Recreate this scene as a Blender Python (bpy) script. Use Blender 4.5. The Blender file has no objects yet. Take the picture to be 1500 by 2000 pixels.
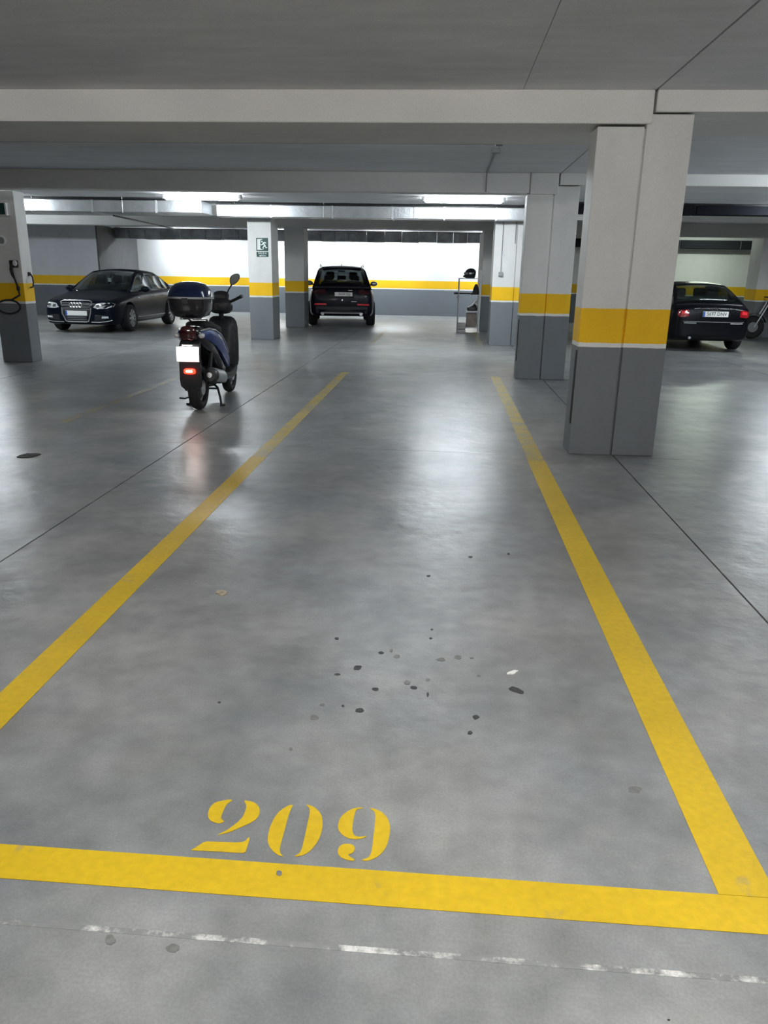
import bpy, bmesh, math, random
from mathutils import Vector, Matrix
from mathutils.bvhtree import BVHTree

R = math.radians
random.seed(7)
scene = bpy.context.scene
COL = scene.collection

# ------------------------------------------------------------------ camera
FPX, PITCH, ROLL, YAW, CAMH = 1493.0, R(17.36), R(1.0), R(-4.07), 1.5
_f = Vector((math.sin(YAW) * math.cos(PITCH), math.cos(YAW) * math.cos(PITCH), -math.sin(PITCH)))
_r = Vector((math.cos(YAW), -math.sin(YAW), 0))
_u = _r.cross(_f)
_r2 = math.cos(ROLL) * _r + math.sin(ROLL) * _u
_u2 = -math.sin(ROLL) * _r + math.cos(ROLL) * _u
cam_d = bpy.data.cameras.new('camera')
cam = bpy.data.objects.new('camera', cam_d)
COL.objects.link(cam)
cam_d.sensor_fit = 'VERTICAL'
cam_d.sensor_height = 36.0
cam_d.sensor_width = 27.0
cam_d.lens = FPX / 2000 * 36.0
cam_d.clip_start = 0.02
m3 = Matrix((_r2, _u2, -_f)).transposed()
cam.matrix_world = Matrix.Translation((0, 0, CAMH)) @ m3.to_4x4()
scene.camera = cam

# ------------------------------------------------------------------ world, exposure
world = bpy.data.worlds.new('world')
scene.world = world
world.use_nodes = True
world.node_tree.nodes['Background'].inputs[0].default_value = (0.5, 0.55, 0.6, 1)
world.node_tree.nodes['Background'].inputs[1].default_value = 0.02
vs = scene.view_settings
vs.view_transform = 'Standard'
vs.look = 'None'
vs.exposure = 1.2
vs.gamma = 1.0
vs.use_curve_mapping = False
cy = scene.cycles
cy.caustics_reflective = False
cy.caustics_refractive = False
cy.blur_glossy = 1.0
cy.sample_clamp_indirect = 4.0
cy.use_adaptive_sampling = True
cy.adaptive_threshold = .035
cy.max_bounces = 6
cy.diffuse_bounces = 4
cy.glossy_bounces = 3
cy.transmission_bounces = 3
LAMP_AISLE = 55.0      # emission of the tubes over the middle aisle
LAMP_NEAR = 63.0       # tubes over the aisle behind the viewer
LAMP_SECOND = 110.0     # tubes over the bays either side of the view
LAMP_FAR = 75.0        # tubes over the far aisle

# ------------------------------------------------------------------ pixel helpers (1500 x 2000)
def ray(x, y):
    a, b = (x - 750) / FPX, -(y - 1000) / FPX
    return _r2 * a + _u2 * b + _f
def gp(x, y, z=0.0):
    d = ray(x, y); t = (z - CAMH) / d.z
    return Vector((d.x * t, d.y * t, z))
def ap(x, y, Y):
    d = ray(x, y); t = Y / d.y
    return Vector((d.x * t, Y, CAMH + d.z * t))

# ------------------------------------------------------------------ materials
def nmat(name):
    m = bpy.data.materials.new(name); m.use_nodes = True
    nt = m.node_tree
    return m, nt, nt.nodes['Principled BSDF']
def N(nt, t, **k):
    n = nt.nodes.new(t)
    for a, b in k.items():
        if a in n.inputs: n.inputs[a].default_value = b
        else: setattr(n, a, b)
    return n
def L(nt, a, b): nt.links.new(a, b)
def c4(c): return (c[0], c[1], c[2], 1)
def pbr(name, col, rough=0.5, metal=0.0, coat=0.0, spec=0.5, noise=0.0, nscale=8.0, bump=0.0, bscale=60.0, trans=0.0, emis=None, estr=0.0, ior=1.45):
    m, nt, p = nmat(name)
    p.inputs['Base Color'].default_value = c4(col)
    p.inputs['Roughness'].default_value = rough
    p.inputs['Metallic'].default_value = metal
    p.inputs['Coat Weight'].default_value = coat
    p.inputs['Coat Roughness'].default_value = 0.06
    p.inputs['Specular IOR Level'].default_value = spec
    p.inputs['Transmission Weight'].default_value = trans
    p.inputs['IOR'].default_value = ior
    if emis:
        p.inputs['Emission Color'].default_value = c4(emis); p.inputs['Emission Strength'].default_value = estr
    tc = N(nt, 'ShaderNodeTexCoord')
    if noise > 0:
        n = N(nt, 'ShaderNodeTexNoise', Scale=nscale, Detail=5.0); L(nt, tc.outputs['Object'], n.inputs['Vector'])
        r = N(nt, 'ShaderNodeMapRange'); r.inputs['From Min'].default_value = .3; r.inputs['From Max'].default_value = .7
        r.inputs['To Min'].default_value = 1 - noise; r.inputs['To Max'].default_value = 1 + noise
        L(nt, n.outputs['Fac'], r.inputs['Value'])
        mx = N(nt, 'ShaderNodeVectorMath', operation='SCALE'); mx.inputs[0].default_value = col
        L(nt, r.outputs['Result'], mx.inputs['Scale']); L(nt, mx.outputs['Vector'], p.inputs['Base Color'])
    if bump > 0:
        n = N(nt, 'ShaderNodeTexNoise', Scale=bscale, Detail=4.0); L(nt, tc.outputs['Object'], n.inputs['Vector'])
        b = N(nt, 'ShaderNodeBump', Strength=bump, Distance=0.01); L(nt, n.outputs['Fac'], b.inputs['Height']); L(nt, b.outputs['Normal'], p.inputs['Normal'])
    return m

def mul_noise(nt, pos, col_socket, specs):
    """multiply a colour by several position noises: specs = (scale, amount, detail, stretch)"""
    out = col_socket
    for (sc, am, de, st) in specs:
        mp = N(nt, 'ShaderNodeMapping'); mp.inputs['Scale'].default_value = st; L(nt, pos, mp.inputs['Vector'])
        n = N(nt, 'ShaderNodeTexNoise', Scale=sc, Detail=de, Roughness=0.5); L(nt, mp.outputs['Vector'], n.inputs['Vector'])
        r = N(nt, 'ShaderNodeMapRange'); r.inputs['From Min'].default_value = .3; r.inputs['From Max'].default_value = .7
        r.inputs['To Min'].default_value = 1 - am; r.inputs['To Max'].default_value = 1 + am
        L(nt, n.outputs['Fac'], r.inputs['Value'])
        mx = N(nt, 'ShaderNodeVectorMath', operation='SCALE'); L(nt, out, mx.inputs[0]); L(nt, r.outputs['Result'], mx.inputs['Scale'])
        out = mx.outputs['Vector']
    return out

def floor_material():
    m, nt, p = nmat('polished_concrete')
    pos = N(nt, 'ShaderNodeNewGeometry').outputs['Position']
    # cool grey and warm grey cloudy mix
    n = N(nt, 'ShaderNodeTexNoise', Scale=.9, Detail=6.0, Roughness=0.6); L(nt, pos, n.inputs['Vector'])
    cr = N(nt, 'ShaderNodeValToRGB'); e = cr.color_ramp.elements
    e[0].position = .32; e[0].color = (.172, .185, .196, 1); e[1].position = .68; e[1].color = (.298, .298, .287, 1)
    L(nt, n.outputs['Fac'], cr.inputs['Fac'])
    col = mul_noise(nt, pos, cr.outputs['Color'], [(.4, .16, 3, (1, 1, 1)), (2.6, .20, 6, (1, 1, 1)), (10, .15, 6, (1, 1, 1)), (130, .10, 2, (1, 1, 1))])
    L(nt, col, p.inputs['Base Color'])
    # patchy gloss
    g = N(nt, 'ShaderNodeTexNoise', Scale=1.7, Detail=6.0, Roughness=.6); L(nt, pos, g.inputs['Vector'])
    gr = N(nt, 'ShaderNodeMapRange'); gr.inputs['From Min'].default_value = .3; gr.inputs['From Max'].default_value = .72
    gr.inputs['To Min'].default_value = .28; gr.inputs['To Max'].default_value = .355
    L(nt, g.outputs['Fac'], gr.inputs['Value']); L(nt, gr.outputs['Result'], p.inputs['Roughness'])
    p.inputs['Specular IOR Level'].default_value = .75
    b1 = N(nt, 'ShaderNodeTexNoise', Scale=3.5, Detail=5.0, Roughness=.55); L(nt, pos, b1.inputs['Vector'])
    bu = N(nt, 'ShaderNodeBump', Strength=.6, Distance=.014); L(nt, b1.outputs['Fac'], bu.inputs['Height'])
    b2 = N(nt, 'ShaderNodeTexNoise', Scale=24.0, Detail=5.0, Roughness=.65); L(nt, pos, b2.inputs['Vector'])
    bu2 = N(nt, 'ShaderNodeBump', Strength=.09, Distance=.004); L(nt, b2.outputs['Fac'], bu2.inputs['Height']); L(nt, bu.outputs['Normal'], bu2.inputs['Normal'])
    L(nt, bu2.outputs['Normal'], p.inputs['Normal'])
    return m

def concrete_material(name, col, am=.10, rough=.85):
    m, nt, p = nmat(name)
    pos = N(nt, 'ShaderNodeNewGeometry').outputs['Position']
    rgb = N(nt, 'ShaderNodeRGB'); rgb.outputs[0].default_value = c4(col)
    c = mul_noise(nt, pos, rgb.outputs[0], [(.6, am, 5, (1, 1, 1)), (3, am * .6, 6, (.5, 2.5, 1)), (90, .06, 3, (1, 1, 1))])
    L(nt, c, p.inputs['Base Color']); p.inputs['Roughness'].default_value = rough; p.inputs['Specular IOR Level'].default_value = .25
    b1 = N(nt, 'ShaderNodeTexNoise', Scale=45.0, Detail=5.0); L(nt, pos, b1.inputs['Vector'])
    bu = N(nt, 'ShaderNodeBump', Strength=.25, Distance=.006); L(nt, b1.outputs['Fac'], bu.inputs['Height']); L(nt, bu.outputs['Normal'], p.inputs['Normal'])
    return m

def banded_material(name, white, yellow=(.80, .47, .012), grey=(.15, .165, .18), am=.06, rough=.6):
    """painted masonry: grey dado, thin white line, yellow band, white above (by height)"""
    m, nt, p = nmat(name)
    pos = N(nt, 'ShaderNodeNewGeometry').outputs['Position']
    sp = N(nt, 'ShaderNodeSeparateXYZ'); L(nt, pos, sp.inputs[0])
    w = N(nt, 'ShaderNodeTexNoise', Scale=9.0, Detail=3.0); L(nt, pos, w.inputs['Vector'])
    ma = N(nt, 'ShaderNodeMath', operation='MULTIPLY_ADD'); ma.inputs[1].default_value = .012; L(nt, w.outputs['Fac'], ma.inputs[0]); L(nt, sp.outputs['Z'], ma.inputs[2])
    dv = N(nt, 'ShaderNodeMath', operation='DIVIDE'); dv.inputs[1].default_value = 3.0; L(nt, ma.outputs[0], dv.inputs[0])
    cr = N(nt, 'ShaderNodeValToRGB'); cr.color_ramp.interpolation = 'CONSTANT'
    e = cr.color_ramp.elements
    e[0].position = 0; e[0].color = c4(grey)
    e[1].position = .932 / 3; e[1].color = (.8, .8, .77, 1)
    a = e.new(.968 / 3); a.color = c4(yellow)
    a = e.new(1.252 / 3); a.color = c4(white)
    L(nt, dv.outputs[0], cr.inputs['Fac'])
    c = mul_noise(nt, pos, cr.outputs['Color'], [(.9, am, 5, (1, 1, .4)), (5, am * .7, 6, (1, 1, .5)), (120, .05, 2, (1, 1, 1))])
    L(nt, c, p.inputs['Base Color']); p.inputs['Roughness'].default_value = rough; p.inputs['Specular IOR Level'].default_value = .3
    b1 = N(nt, 'ShaderNodeTexNoise', Scale=70.0, Detail=5.0); L(nt, pos, b1.inputs['Vector'])
    bu = N(nt, 'ShaderNodeBump', Strength=.2, Distance=.004); L(nt, b1.outputs['Fac'], bu.inputs['Height']); L(nt, bu.outputs['Normal'], p.inputs['Normal'])
    return m

def worn_paint(name, paint, under=(.28, .28, .27), thr=.16, soft=.22, rough=.42):
    """yellow floor paint rubbed through to the concrete in places"""
    m, nt, p = nmat(name)
    pos = N(nt, 'ShaderNodeNewGeometry').outputs['Position']
    n = N(nt, 'ShaderNodeTexNoise', Scale=5.0, Detail=9.0, Roughness=.72); L(nt, pos, n.inputs['Vector'])
    r = N(nt, 'ShaderNodeMapRange'); r.inputs['From Min'].default_value = thr; r.inputs['From Max'].default_value = thr + soft
    L(nt, n.outputs['Fac'], r.inputs['Value'])
    mx = N(nt, 'ShaderNodeMix', data_type='RGBA'); mx.inputs[6].default_value = c4(under); mx.inputs[7].default_value = c4(paint)
    L(nt, r.outputs['Result'], mx.inputs[0])
    c = mul_noise(nt, pos, mx.outputs[2], [(2.0, .10, 5, (1, 1, 1)), (40, .08, 4, (1, 1, 1))])
    L(nt, c, p.inputs['Base Color']); p.inputs['Roughness'].default_value = rough; p.inputs['Specular IOR Level'].default_value = .45
    b2 = N(nt, 'ShaderNodeTexNoise', Scale=60.0, Detail=4.0); L(nt, pos, b2.inputs['Vector'])
    bu = N(nt, 'ShaderNodeBump', Strength=.15, Distance=.004); L(nt, b2.outputs['Fac'], bu.inputs['Height']); L(nt, bu.outputs['Normal'], p.inputs['Normal'])
    return m

def lamp_material(name, strength, col=(.87, .95, 1.0)):
    m, nt, p = nmat(name)
    p.inputs['Base Color'].default_value = (.9, .9, .9, 1)
    p.inputs['Emission Color'].default_value = c4(col); p.inputs['Emission Strength'].default_value = strength
    return m

def glass_material(name, tint, alpha):
    """thin tinted car glass: see-through with a glossy face"""
    m, nt, p = nmat(name)
    out = nt.nodes['Material Output']
    tr = N(nt, 'ShaderNodeBsdfTransparent'); tr.inputs['Color'].default_value = c4(tint)
    gl = N(nt, 'ShaderNodeBsdfGlossy'); gl.inputs['Roughness'].default_value = .04; gl.inputs['Color'].default_value = (.9, .95, 1, 1)
    lw = N(nt, 'ShaderNodeLayerWeight', Blend=.5)
    pw = N(nt, 'ShaderNodeMath', operation='POWER'); pw.inputs[1].default_value = 4.0; L(nt, lw.outputs['Facing'], pw.inputs[0])
    ma = N(nt, 'ShaderNodeMath', operation='MULTIPLY_ADD'); ma.inputs[1].default_value = .6; ma.inputs[2].default_value = .03; L(nt, pw.outputs[0], ma.inputs[0])
    mx = N(nt, 'ShaderNodeMixShader'); L(nt, ma.outputs[0], mx.inputs[0]); L(nt, tr.outputs[0], mx.inputs[1]); L(nt, gl.outputs[0], mx.inputs[2])
    L(nt, mx.outputs[0], out.inputs['Surface'])
    return m

M = {}
M['floor'] = floor_material()
M['joint'] = pbr('joint_dark', (.035, .035, .035), .9)
M['filler'] = worn_paint('joint_filler', (.62, .62, .6), (.20, .205, .205), .50, .10, .7)
M['ceil'] = concrete_material('ceiling_concrete', (.80, .80, .815), .09)
M['wallshaded'] = concrete_material('shaded_wall_side', (.12, .12, .123), .10)  # shade on the side face of the wall put into a darker colour
M['beam'] = concrete_material('beam_plaster', (.82, .805, .775), .06)
M['pillar'] = banded_material('pillar_paint', (.75, .74, .72), yellow=(.92, .54, .012), grey=(.185, .20, .215))
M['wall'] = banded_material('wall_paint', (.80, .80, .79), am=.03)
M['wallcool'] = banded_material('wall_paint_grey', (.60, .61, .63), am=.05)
M['yellow'] = worn_paint('yellow_floor_paint', (.60, .405, .012))
M['yellow_far'] = worn_paint('yellow_floor_paint_worn', (.52, .38, .05), thr=.30, soft=.26)
M['yellow_old'] = worn_paint('yellow_floor_paint_old', (.42, .36, .16), thr=.44, soft=.16)
M['oil'] = pbr('oil_stain', (.045, .047, .048), .55, noise=.25, nscale=60)
M['oilfaint'] = pbr('oil_stain_faint', (.165, .165, .16), .5, noise=.2, nscale=60)
M['tubes_mid'] = lamp_material('lamp_diffuser_lit', LAMP_AISLE)
M['tubes_near'] = lamp_material('lamp_diffuser_near', LAMP_NEAR, (1, .985, .955))
M['tubes_second'] = lamp_material('lamp_diffuser_cool', LAMP_SECOND, (.84, .93, 1.0))
M['fill_dim'] = lamp_material('fill_lamp_dim', 10.0)
M['tubes_green'] = lamp_material('lamp_diffuser_greenish', 26.0, (.86, 1.0, .84))
M['tubes_far'] = lamp_material('lamp_diffuser_far', LAMP_FAR)
M['housing'] = pbr('fitting_housing', (.62, .63, .64), .5)
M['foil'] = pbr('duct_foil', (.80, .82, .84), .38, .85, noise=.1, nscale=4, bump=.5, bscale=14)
M['foilshaded'] = pbr('duct_foil_shaded', (.30, .31, .33), .4, .8, noise=.3, nscale=3, bump=.6, bscale=12)  # darker copy of the foil, its backlit shade put into the colour
M['flange'] = pbr('duct_flange', (.86, .87, .88), .45, .6)
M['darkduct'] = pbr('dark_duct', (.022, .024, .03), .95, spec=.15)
M['steel'] = pbr('bare_steel', (.6, .6, .6), .35, .8)
M['conduit'] = pbr('grey_conduit', (.30, .31, .32), .6)
M['rubber'] = pbr('black_rubber', (.02, .02, .021), .7, noise=.2, nscale=30)
M['tyre'] = pbr('tyre_rubber', (.018, .018, .019), .75, bump=.2, bscale=80)
M['blackpl'] = pbr('black_plastic', (.022, .023, .026), .42)
M['blackgloss'] = pbr('black_gloss', (.012, .013, .016), .18, coat=.6)
M['navy'] = pbr('navy_car_paint', (.004, .006, .012), .3, 0, coat=.04, spec=.13)
M['black'] = pbr('black_car_paint', (.003, .0035, .006), .3, 0, coat=.08, spec=.22)
M['aubergine'] = pbr('dark_violet_car_paint', (.004, .004, .011), .3, 0, coat=.08, spec=.22)
M['blue'] = pbr('blue_metallic', (.016, .045, .20), .3, .2, coat=.4)
M['lidblue'] = pbr('dark_blue_gloss', (.006, .016, .06), .16, coat=.7)
M['silverpl'] = pbr('silver_plastic', (.5, .51, .53), .35, .6)
M['chrome'] = pbr('chrome', (.85, .86, .88), .12, 1.0)
M['rim'] = pbr('alloy_rim', (.36, .37, .38), .4, .8)
M['glass'] = glass_material('car_glass', (.74, .78, .76), .4)
M['glassdark'] = glass_material('car_glass_dark', (.45, .48, .49), .25)
M['lens'] = pbr('clear_lamp_lens', (.75, .78, .8), .12, .3, coat=1.0)
M['redlens'] = pbr('red_lamp_lens', (.30, .006, .008), .12, coat=1.0)
M['redlens_bright'] = pbr('red_reflector', (.75, .03, .04), .2, coat=1.0)
M['darkred'] = pbr('dark_red_lens', (.05, .003, .004), .15, coat=1.0)
M['amber'] = pbr('amber_lens', (.7, .22, .02), .2, coat=.5)
M['plate'] = pbr('plate_white', (.88, .88, .86), .4)
M['plateblue'] = pbr('plate_blue', (.03, .12, .45), .4)
M['ink'] = pbr('plate_black', (.02, .02, .02), .5)
M['green'] = pbr('sign_green', (.008, .055, .042), .4)
M['signwhite'] = pbr('sign_white', (.72, .76, .74), .4)
M['white'] = pbr('white_plastic', (.78, .78, .77), .4)
M['ringwhite'] = pbr('white_enamel', (.9, .9, .9), .35)
M['seat'] = pbr('dark_upholstery', (.02, .02, .022), .8)
M['brown'] = pbr('brown_card', (.22, .185, .16), .85, noise=.2, nscale=8)
M['greycrate'] = pbr('grey_crate', (.42, .41, .40), .6)
M['scrap'] = pbr('white_paper_scrap', (.85, .85, .82), .7)
M['flake'] = pbr('tan_leaf', (.38, .33, .24), .8, noise=.3, nscale=60)
M['leaf'] = pbr('dark_leaf', (.03, .03, .03), .7, noise=.3, nscale=60)
M['mirror'] = pbr('mirror_glass', (.30, .32, .31), .15, .6)
M['tag'] = pbr('white_tag', (.7, .7, .72), .5)
M['redglow'] = pbr('glowing_reflector', (.8, .05, .03), .3, emis=(1, .02, .008), estr=3.0)  # reflector made to emit, in place of light thrown back
M['redglowcore'] = pbr('glowing_reflector_core', (1, .6, .5), .3, emis=(1, .45, .3), estr=8.0)
M['platefill'] = pbr('plate_fill_light', (.9, .9, .9), .3, emis=(1, .97, .9), estr=110.0)  # added emitter that brightens the scooter plate

# ------------------------------------------------------------------ mesh building
class MB:
    def __init__(s): s.v = []; s.f = []
    def add(s, vs_, fs):
        o = len(s.v); s.v += [Vector(v) for v in vs_]; s.f += [tuple(i + o for i in f) for f in fs]; return s
    def box(s, x0, x1, y0, y1, z0, z1):
        return s.add([(x0, y0, z0), (x1, y0, z0), (x1, y1, z0), (x0, y1, z0), (x0, y0, z1), (x1, y0, z1), (x1, y1, z1), (x0, y1, z1)],
                     [(3, 2, 1, 0), (4, 5, 6, 7), (0, 1, 5, 4), (1, 2, 6, 5), (2, 3, 7, 6), (3, 0, 4, 7)])
    def loft(s, rings, caps=True, closed=True):
        n = len(rings[0]); o = len(s.v); fs = []
        vs_ = [p for r in rings for p in r]
        for i in range(len(rings) - 1):
            for j in range(n if closed else n - 1):
                a = i * n + j; b = i * n + (j + 1) % n
                fs.append((a, b, b + n, a + n))
        if caps:
            fs.append(tuple(reversed(range(n)))); fs.append(tuple(range((len(rings) - 1) * n, len(rings) * n)))
        return s.add(vs_, fs)
    def cyl(s, a, b, ra, rb=None, n=16):
        a, b = Vector(a), Vector(b); rb = ra if rb is None else rb
        d = (b - a).normalized(); u = d.orthogonal().normalized(); w = d.cross(u)
        rg = lambda c, r: [c + (u * math.cos(2 * math.pi * k / n) + w * math.sin(2 * math.pi * k / n)) * r for k in range(n)]
        return s.loft([rg(a, ra), rg(b, rb)])
    def tube(s, pts, r, n=10):
        pts = [Vector(p) for p in pts]; rings = []; u = None
        rs = r if isinstance(r, (list, tuple)) else [r] * len(pts)
        for i, p in enumerate(pts):
            d = (pts[min(i + 1, len(pts) - 1)] - pts[max(i - 1, 0)]).normalized()
            if u is None: u = d.orthogonal().normalized()
            else:
                u = (u - d * u.dot(d)); u = u.normalized() if u.length > 1e-6 else d.orthogonal().normalized()
            w = d.cross(u)
            rings.append([p + (u * math.cos(2 * math.pi * k / n) + w * math.sin(2 * math.pi * k / n)) * rs[i] for k in range(n)])
        return s.loft(rings)
    def torus(s, c, axis, R0, r0, n=28, m=8):
        c = Vector(c); axis = Vector(axis).normalized(); u = axis.orthogonal().normalized(); w = axis.cross(u); vs_ = []; fs = []
        for i in range(n):
            a = 2 * math.pi * i / n; d = u * math.cos(a) + w * math.sin(a)
            for j in range(m):
                b = 2 * math.pi * j / m; vs_.append(c + d * (R0 + r0 * math.cos(b)) + axis * r0 * math.sin(b))
        for i in range(n):
            for j in range(m):
                fs.append((i * m + j, ((i + 1) % n) * m + j, ((i + 1) % n) * m + (j + 1) % m, i * m + (j + 1) % m))
        return s.add(vs_, fs)
    def lathe(s, c, axis, prof, n=32):
        """prof = (distance along the axis, radius) pairs; closed rings, capped ends"""
        c = Vector(c); axis = Vector(axis).normalized(); u = axis.orthogonal().normalized(); w = axis.cross(u)
        rings = [[c + axis * h + (u * math.cos(2 * math.pi * k / n) + w * math.sin(2 * math.pi * k / n)) * max(r, 1e-4) for k in range(n)] for h, r in prof]
        return s.loft(rings)
    def ell(s, c, rx, ry, rz, nu=20, nv=12):
        rings = []
        for i in range(nv + 1):
            t = math.pi * (i + .001 if i == 0 else i - .001 if i == nv else i) / nv
            rings.append([(c[0] + rx * math.sin(t) * math.cos(2 * math.pi * k / nu), c[1] + ry * math.sin(t) * math.sin(2 * math.pi * k / nu), c[2] + rz * math.cos(t)) for k in range(nu)])
        return s.loft(rings)
    def prism(s, pts, d):
        """extrude a closed polygon of 3-D points by the vector d"""
        pts = [Vector(p) for p in pts]; d = Vector(d); n = len(pts)
        nrm = Vector((0, 0, 0))
        for i in range(n): nrm += pts[i].cross(pts[(i + 1) % n])
        if nrm.dot(d) < 0: pts.reverse()
        bm = bmesh.new()
        lo = [bm.verts.new(p) for p in pts]; hi = [bm.verts.new(p + d) for p in pts]
        for i in range(n): bm.faces.new((lo[i], lo[(i + 1) % n], hi[(i + 1) % n], hi[i]))
        fa = bm.faces.new(hi); fb = bm.faces.new(list(reversed(lo)))
        bm.normal_update()
        bmesh.ops.triangulate(bm, faces=[fa, fb], ngon_method='EAR_CLIP')
        bm.verts.index_update()
        s.add([v.co.copy() for v in bm.verts], [tuple(v.index for v in f.verts) for f in bm.faces]); bm.free()
        return s
    def mesh(s, name):
        me = bpy.data.meshes.new(name); me.from_pydata([tuple(v) for v in s.v], [], s.f); me.validate(); me.update(); return me
    def build(s, name, mat, parent=None, smooth=False, bevel=0.0, angle=40, sub=0):
        me = s.mesh(name)
        bm = bmesh.new(); bm.from_mesh(me); bmesh.ops.remove_doubles(bm, verts=bm.verts, dist=1e-5); bmesh.ops.recalc_face_normals(bm, faces=bm.faces); bm.to_mesh(me); bm.free()
        return obj(name, me, mat, parent, smooth, bevel, angle, sub)

def obj(name, me, mat, parent=None, smooth=False, bevel=0.0, angle=40, sub=0):
    if mat is not None:
        me.materials.clear(); me.materials.append(M[mat] if isinstance(mat, str) else mat)
    o = bpy.data.objects.new(name, me); COL.objects.link(o)
    if parent is not None: o.parent = parent
    if smooth:
        for p in me.polygons: p.use_smooth = True
        me.set_sharp_from_angle(angle=R(angle))
    if bevel > 0:
        b = o.modifiers.new('bevel', 'BEVEL'); b.width = bevel; b.segments = 2; b.limit_method = 'ANGLE'
    if sub:
        b = o.modifiers.new('subdivision', 'SUBSURF'); b.levels = sub; b.render_levels = sub
    return o
def tag(o, label, cat=None, group=None, kind=None):
    o['label'] = label
    if cat: o['category'] = cat
    if group: o['group'] = group
    if kind: o['kind'] = kind
    return o
def thing(name, loc=(0, 0, 0), rz=0.0):
    o = bpy.data.objects.new(name, None); COL.objects.link(o); o.location = loc; o.rotation_euler = (0, 0, rz); o.empty_display_size = .1
    return o
def copy_tree(o, parent=None):
    c = o.copy(); COL.objects.link(c)
    if parent is not None: c.parent = parent
    for ch in list(o.children): copy_tree(ch, c)
    return c
def text_mesh(txt, size, depth=.0015):
    cu = bpy.data.curves.new('txt', 'FONT'); cu.body = txt; cu.size = size; cu.align_x = 'CENTER'; cu.align_y = 'CENTER'; cu.extrude = depth; cu.resolution_u = 2
    t = bpy.data.objects.new('txt', cu); COL.objects.link(t)
    dg = bpy.context.evaluated_depsgraph_get(); dg.update()
    me = bpy.data.meshes.new_from_object(t.evaluated_get(dg)); bpy.data.objects.remove(t); return me
def lerp(a, b, t): return a + (b - a) * t
def smooth_poly(p, it=1):
    for _ in range(it):
        q = []
        for i in range(len(p)):
            a, b = p[i], p[(i + 1) % len(p)]
            q.append((a[0] * .78 + b[0] * .22, a[1] * .78 + b[1] * .22)); q.append((a[0] * .22 + b[0] * .78, a[1] * .22 + b[1] * .78))
        p = q
    return p

# ================================================================== THE SETTING
X0, X1, Y0, Y1 = -17.0, 15.0, -7.0, 30.0
CZ = 2.88
# floor: sub-base plus poured slabs divided by saw-cut joints
fl = MB().box(X0, X1, Y0, Y1, -.2, -.012).build('floor', 'joint')
tag(fl, 'glossy grey polished concrete garage floor with cut joints', kind='structure')
xs = [X0, -13.82, -9.98, -6.14, -2.30, 1.535, 5.37, 9.2, 13.04, X1]
ys = [Y0, -3.86, 1.385, 6.64, 11.9, 17.12, 22.4, 27.6, Y1]
for i in range(len(xs) - 1):
    for j in range(len(ys) - 1):
        gx, gy = .0055, .002
        MB().box(xs[i] + gx, xs[i + 1] - gx, ys[j] + gy, ys[j + 1] - gy, -.012, 0).build('floor_slab', 'floor', fl)
MB().box(-3.2, 3.2, 1.377, 1.393, -.010, .0006).build('joint_filler', 'filler', fl)

# ceiling panels with the expansion joint (X=1.57) and the fine crack (X=.55)
ce = MB().box(X0, X1, Y0, Y1, CZ + .05, CZ + .25).build('ceiling', 'joint')
tag(ce, 'grey bare concrete ceiling with a dark expansion joint', kind='structure')
for a, b, g0, g1 in ((X0, .55, 0, .002), (.55, 1.57, .002, .008), (1.57, X1, .008, 0)):
    MB().box(a + g0, b - g1, Y0, Y1, CZ, CZ + .05).build('ceiling_panel', 'ceil', ce)

def structure(name, mb, mat, label, bevel=0.0):
    o = mb.build(name, mat, None, bevel=bevel); tag(o, label, kind='structure'); return o
# beams
structure('beam', MB().box(X0, 1.558, 6.70, 7.75, 2.64, CZ), 'beam', 'wide pale plastered beam above the near parking bay', .012)
structure('beam', MB().box(1.578, X1, 6.70, 7.75, 2.725, CZ), 'beam', 'shallow pale beam right of the expansion joint, above near pillar', .01)
structure('beam', MB().box(X0, 1.15, 11.8, 12.1, 2.61, CZ), 'beam', 'second grey beam crossing in front of the fluorescent lamps', .012)
structure('beam', MB().box(1.152, 1.545, 11.785, 12.1, 2.60, CZ), 'beam', 'short beam end resting on the second right-hand pillar', .012)
structure('beam', MB().box(1.565, X1, 11.8, 12.1, 2.725, CZ), 'beam', 'shallow beam right of the joint, above the black saloon', .01)
structure('beam', MB().box(X0, X1, 17.62, 18.0, 2.64, CZ), 'beam', 'grey beam behind the silver duct over the exit sign pillar', .01)
structure('beam', MB().box(X0, 3.2, 21.85, 22.3, 2.64, CZ), 'beam', 'dark far beam above the parked sport utility vehicle', .01)
structure('beam', MB().box(3.2, X1, 21.85, 22.3, 2.55, CZ), 'beam', 'deep dark beam beyond the black saloon at right', .01)
# outer walls
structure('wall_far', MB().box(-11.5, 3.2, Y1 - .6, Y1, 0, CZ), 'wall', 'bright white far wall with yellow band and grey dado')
structure('wall_far', MB().box(3.2, X1, 27.3, 27.6, 0, CZ), 'wall', 'dim far wall with yellow band behind the black saloon')
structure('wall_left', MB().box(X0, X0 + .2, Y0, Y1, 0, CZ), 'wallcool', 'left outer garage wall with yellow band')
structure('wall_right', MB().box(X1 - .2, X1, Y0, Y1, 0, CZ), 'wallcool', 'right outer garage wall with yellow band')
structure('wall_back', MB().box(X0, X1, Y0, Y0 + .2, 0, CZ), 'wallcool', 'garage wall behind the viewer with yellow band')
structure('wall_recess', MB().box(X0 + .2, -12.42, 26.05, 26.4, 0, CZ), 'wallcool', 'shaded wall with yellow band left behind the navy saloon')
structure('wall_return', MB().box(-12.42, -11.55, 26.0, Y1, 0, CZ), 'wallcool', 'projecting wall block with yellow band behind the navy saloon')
structure('wall_side', MB().box(-11.55, -11.5, 26.0, Y1, 0, CZ), 'wallshaded', 'wall side with shade in its colour, running back behind the navy saloon roof')

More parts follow.
